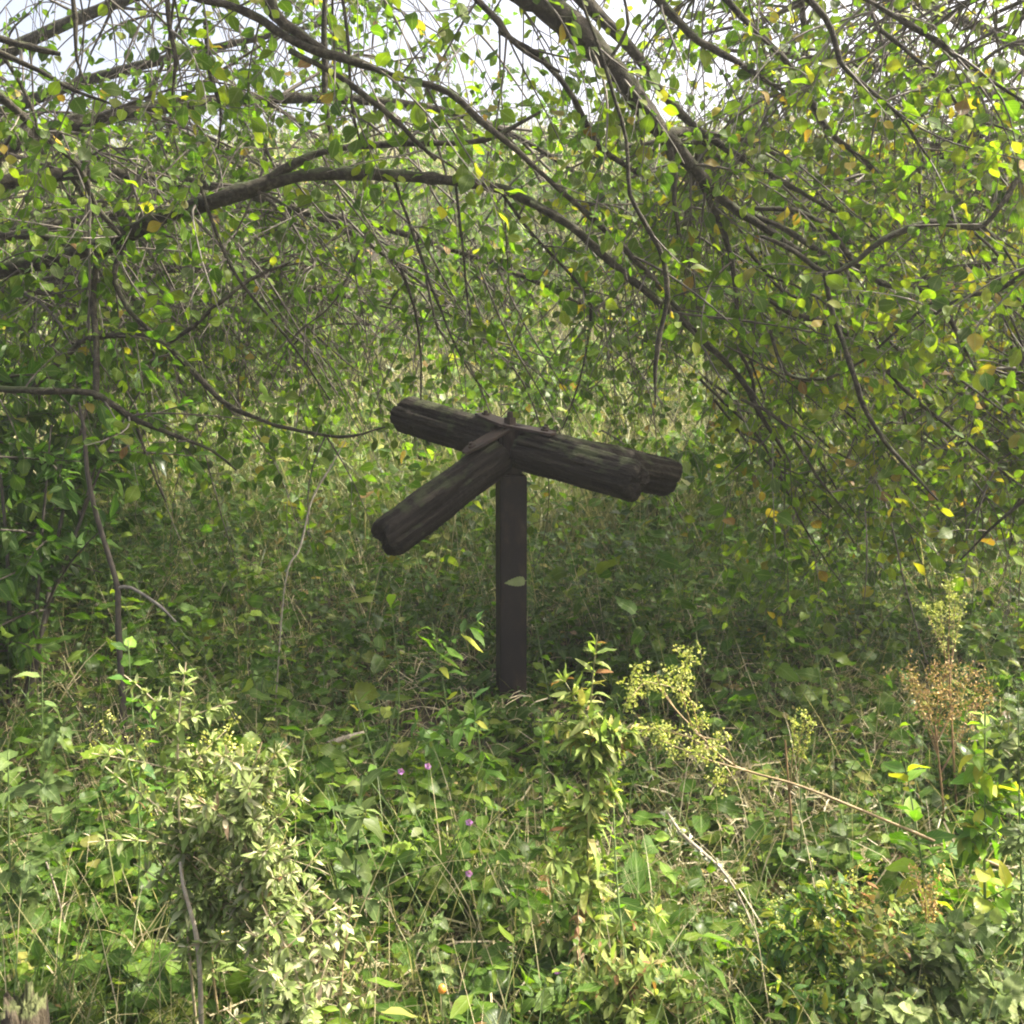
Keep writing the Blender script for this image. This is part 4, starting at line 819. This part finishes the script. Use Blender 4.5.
herb('nettle', (150, 900, 2.9), (128, 640, 3.0), 'broad-leaved green plant behind the tall bleached weed at left', 'plant', M=M_BROAD, T=lambda n: np.clip(.35+.2*rng.standard_normal(n), 0, .9), L=.11, asp=.6, pairs=10, tp='nettle', side=2, sideL=.15, start=.3, down=.35)
herb('nettle', (60, 900, 2.8), (42, 668, 2.85), 'grey-green nettle with drooping leaves at the left edge', 'plant', M=M_GREY, T=lambda n: np.clip(.1+.15*rng.standard_normal(n), 0, .9), L=.11, asp=.45, pairs=13, tp='nettle', side=3, sideL=.2, start=.3, down=.6)
herb('nettle', (20, 1000, 2.4), (8, 750, 2.45), 'large-leaved nettle cut by the left edge of the view', 'plant', M=M_GREY, T=lambda n: np.clip(.05+.15*rng.standard_normal(n), 0, .9), L=.11, asp=.5, pairs=12, tp='nettle', side=2, sideL=.2, start=.3, down=.5)
herb('plant', (350, 1000, 2.45), (362, 775, 2.5), 'dark-stemmed plant with broad oval leaves right of the pale clump', 'plant', M=M_GREY, T=lambda n: np.clip(.15+.2*rng.standard_normal(n), 0, .9), L=.10, asp=.5, pairs=11, side=2, sideL=.12, start=.25, down=.3, stemt=.1, r=.0045)
herb('plant', (405, 930, 2.7), (402, 785, 2.75), 'small nodding-leaf plant beside the purple flowers', 'plant', M=M_GREY, T=tp_broad, L=.065, asp=.45, pairs=10, start=.3, down=.9)
herb('plant', (430, 1080, 2.2), (425, 915, 2.3), 'mint-like plant with grey-green leaves at bottom left of centre', 'plant', M=M_GREY, T=lambda n: np.clip(.2+.2*rng.standard_normal(n), 0, .9), L=.065, asp=.55, pairs=12, tp='nettle', side=5, sideL=.16, start=.2)
herb('plant', (450, 1100, 2.1), (478, 960, 2.15), 'leafy toothed plant at the bottom edge near the orange berry', 'plant', M=M_HERB, T=lambda n: np.clip(.35+.2*rng.standard_normal(n), 0, .9), L=.075, asp=.55, pairs=9, tp='nettle', side=3, sideL=.13, start=.2)
herb('fern_weed', (700, 960, 2.7), (645, 880, 2.8), 'spreading dark green ferny weed below the white curled stalk', 'plant', M=M_HERB, T=lambda n: tints(n, .35, .1, 0), L=.07, asp=.35, pairs=12, side=6, sideL=.2, start=.1, tp='nettle')
# right side plants
herb('plant', (990, 1080, 2.3), (985, 705, 2.35), 'tall upright plant with big sunlit lime leaves at the right edge', 'plant', M=M_BROAD, T=lambda n: np.clip(.72+.25*rng.standard_normal(n), 0, 1), L=.09, asp=.42, pairs=24, side=6, sideL=.15, start=.35, down=.35, stemt=.2, r=.005, bend=[(985, 900, 2.33)])
herb('plant', (1030, 1080, 2.2), (1018, 690, 2.25), 'pale grey-leaved weed cut by the right edge beside the lime-leaved plant', 'plant', M=M_GREY, T=tp_broad, L=.055, asp=.4, pairs=26, side=8, sideL=.15, start=.3, whorl=3)
herb('plant', (930, 1000, 2.6), (905, 762, 2.65), 'broad shiny leaves in front of the reddish stem left of the lime-leaved plant', 'plant', M=M_BROAD, T=lambda n: np.clip(.5+.35*rng.standard_normal(n), 0, 1), L=.11, asp=.5, pairs=9, start=.5, down=.2, side=2, sideL=.12)
herb('bramble', (850, 930, 2.8), (838, 800, 2.85), 'bramble shoot with pale pointed leaves under the middle of the reddish stem', 'bramble', M=M_GREY, T=lambda n: np.clip(.3+.2*rng.standard_normal(n), 0, .9), L=.09, asp=.5, pairs=7, tp='nettle', start=.5, down=.3, side=2, sideL=.15)
herb('bramble', (800, 900, 3.), (800, 765, 3.), 'small bramble tip with shiny leaves above the reddish stem', 'bramble', M=M_GREY, T=lambda n: np.clip(.3+.2*rng.standard_normal(n), 0, .9), L=.075, asp=.45, pairs=6, tp='nettle', start=.5, down=.3)
lbR = ['yellow-green sunlit weed at lower right, the tallest of its patch', 'lime weed with golden tips near the bottom of the right patch', 'pinkish-tipped weed in the middle of the lower right patch', 'bright leafy weed at the left side of the lower right patch', 'low yellowing weed at the bottom edge of the right patch', 'grassy lime weed at the right side of the lower right patch']
for (bx, by, Y, tx, ty), lb in zip([(830, 1080, 2.3, 812, 862), (870, 1090, 2.2, 862, 945), (860, 1060, 2.4, 850, 880), (780, 1080, 2.35, 775, 905), (820, 1120, 2.1, 822, 990), (900, 1060, 2.3, 888, 925)], lbR):
    herb('weed', (bx, by, Y), (tx, ty, Y+.05), lb, 'weed', M=M_LIME if rng.random() < .6 else M_BROAD, T=lambda n: np.clip((.15 if rng.random() < .5 else .8)+.25*rng.standard_normal(n), 0, 1), L=.06, asp=.34, pairs=26, side=14, sideL=.18, start=.2, whorl=3, stemt=.4, down=.5, heads=(M_SEEDO if 'pink' in lb else M_SEEDY, .012, 16, .005))
lbG = ['grey-green bramble mound at the bottom right corner', 'silvery leafy shoot in front of the bottom right mound', 'dusty green leaves between the right patch and the mound', 'broad dull leaves at the bottom edge left of the mound']
for (bx, by, Y, tx, ty), lb in zip([(960, 1100, 2.15, 955, 915), (990, 1120, 2.0, 992, 975), (920, 1080, 2.25, 912, 930), (900, 1120, 2.05, 905, 985)], lbG):
    herb('bramble', (bx, by, Y), (tx, ty, Y+.05), lb, 'bramble', M=M_GREY, T=lambda n: np.clip(.4+.3*rng.standard_normal(n), 0, 1), L=.08, asp=.6, pairs=16, side=10, sideL=.2, start=.2, tp='nettle', down=.3)
# white curled dead stalk
def curled():
    t, q = stalk('dead_stalk', [(790, 1030, 2.5), (760, 940, 2.52), (728, 878, 2.55), (700, 850, 2.58), (680, 832, 2.6), (666, 810, 2.6)], [.002, .002, .003, .005, .005, .002], 'white woolly drooping seed stalk right of the centre weed', 'stalk', M_DEAD)
    fz = Leaves()
    for p in q[int(len(q)*.6):]: seedhead(fz, p, .007, 22, .008)
    fz.build('flower_head', M_WHITE, 'tiny', t)
    lv = Leaves(); e = at(655, 836, 2.58); lv.add(at(672, 836, 2.6)[None], norm(e-at(672, 836, 2.6)), (0, -.4, .9), .05, .028, .8); e = at(712, 880, 2.57)
    lv.add(at(712, 858, 2.56)[None], norm(e-at(712, 858, 2.56)), (0, -1, .2), .055, .028, .8); lv.build('foliage', M_BROAD, 'ovate', t)
curled()
# small purple flowers, berry
for (px, py, Y), lb in zip([(401, 771, 3.), (428, 766, 3.), (469, 822, 2.8), (469, 873, 2.6), (558, 970, 2.3)], ['purple flower left of the post below the slender green plant', 'purple flower just right of its twin below the slender plant', 'small lilac flower in the low grass below the post', 'tiny lilac flower in grass at lower centre', 'magenta flower at the foot of the tall centre weed']):
    p = at(px, py, Y); z = float(gz(p[0], p[1])); t = thing('flower', (p[0], p[1], z), lb, 'flower', 'small purple flowers in the grass'); tb = Tubes(); tb.add(np.array([[p[0], p[1], z-.02], [p[0]+.005, p[1], (z+p[2])/2], p]), [.0015, .0012, .001], 5, 0, .2); tb.build('stem', M_STEM, t)
    lv = Leaves(); a = np.arange(5)*1.2566; lv.add(np.repeat(p[None], 5, 0), np.stack([np.cos(a), -.5+0*a, np.sin(a)], 1), (0, -1, .4), .011, .008, rng.random(5)); lv.build('petals', M_PETAL, 'round', t)
def berry():
    import bmesh
    p = at(442, 989, 2.1); z = float(gz(p[0], p[1])); t = thing('berry_plant', (p[0], p[1], z), 'single orange berry on a thin stalk at the bottom centre left', 'berry')
    tb = Tubes(); tb.add(np.array([[p[0]+.01, p[1], z-.02], [p[0], p[1], (z+p[2])/2], p]), [.0018, .0015, .0012], 5, 0, .2); tb.build('stem', M_STEM, t)
    bm = bmesh.new(); bmesh.ops.create_uvsphere(bm, u_segments=14, v_segments=10, radius=.009)
    for v in bm.verts: v.co.z *= 1.15; v.co += Vector(p)
    for f in bm.faces: f.smooth = True
    me = bpy.data.meshes.new('berry'); bm.to_mesh(me); bm.free(); me.materials.append(M_BERRY); o = bpy.data.objects.new('berry', me); COL.objects.link(o); o.parent = t; keep(o)
berry()
# stump at the bottom left corner
def stump():
    Y = 1.72; top = at(22, 1004, Y); x, y = float(top[0]), Y; z = float(gz(x, y)); h = float(top[2])-z
    t = thing('stump', (x, y, z), 'ragged mossy wooden stump in the bottom left corner', 'stump')
    sides, k = 40, 22; th = np.arange(sides)*2*math.pi/sides; zz = np.linspace(-.05, h, k)
    R = .034*(1+.12*np.sin(3*th+1)+.08*np.sin(7*th)+.05*np.random.default_rng(3).standard_normal(sides))[None]*(1.25-.25*np.linspace(0, 1, k))[:, None]
    Z = zz[:, None]+(np.linspace(0, 1, k)**6)[:, None]*(.02*np.sin(4*th+2)+.012*np.random.default_rng(4).standard_normal(sides))[None]
    V = [np.stack([R*np.cos(th), R*np.sin(th), Z], -1).reshape(-1, 3)]; i = np.arange(k-1)[:, None]*sides; j = np.arange(sides)[None]; j2 = (j+1) % sides
    Q = [np.stack([i+j, i+j2, i+sides+j2, i+sides+j], -1).reshape(-1, 4)]; n = k*sides; prev = n-sides+np.arange(sides)
    for q in (.75, .45, .02):
        V.append(np.stack([R[-1]*q*np.cos(th), R[-1]*q*np.sin(th), h-.012+.01*np.random.default_rng(int(q*9)).standard_normal(sides)], -1)); cur = n+np.arange(sides); Q.append(np.stack([prev, np.roll(prev, -1), np.roll(cur, -1), cur], -1)); prev = cur; n += sides
    o = quads('wood', np.concatenate(V), np.concatenate(Q), M_STUMP, t)
stump()

# ------------------------------------------------------------------ thin summer haze
def haze():
    import bmesh
    bm = bmesh.new(); bmesh.ops.create_cube(bm, size=1)
    for v in bm.verts: v.co = Vector((v.co.x*2200, v.co.y*1700+680, 12.5 if v.co.z > 0 else -1.4))
    me = bpy.data.meshes.new('haze'); bm.to_mesh(me); bm.free()
    m, nt = mat('haze_air'); v = N(nt, "ShaderNodeVolumePrincipled"); v.inputs['Color'].default_value = (.93, .95, .97, 1); v.inputs['Density'].default_value = .003; v.inputs['Anisotropy'].default_value = .3
    o = N(nt, "ShaderNodeOutputMaterial"); nt.links.new(v.outputs[0], o.inputs['Volume']); me.materials.append(m)
    h = bpy.data.objects.new('haze', me); COL.objects.link(h); tag(h, kind='stuff')
haze()
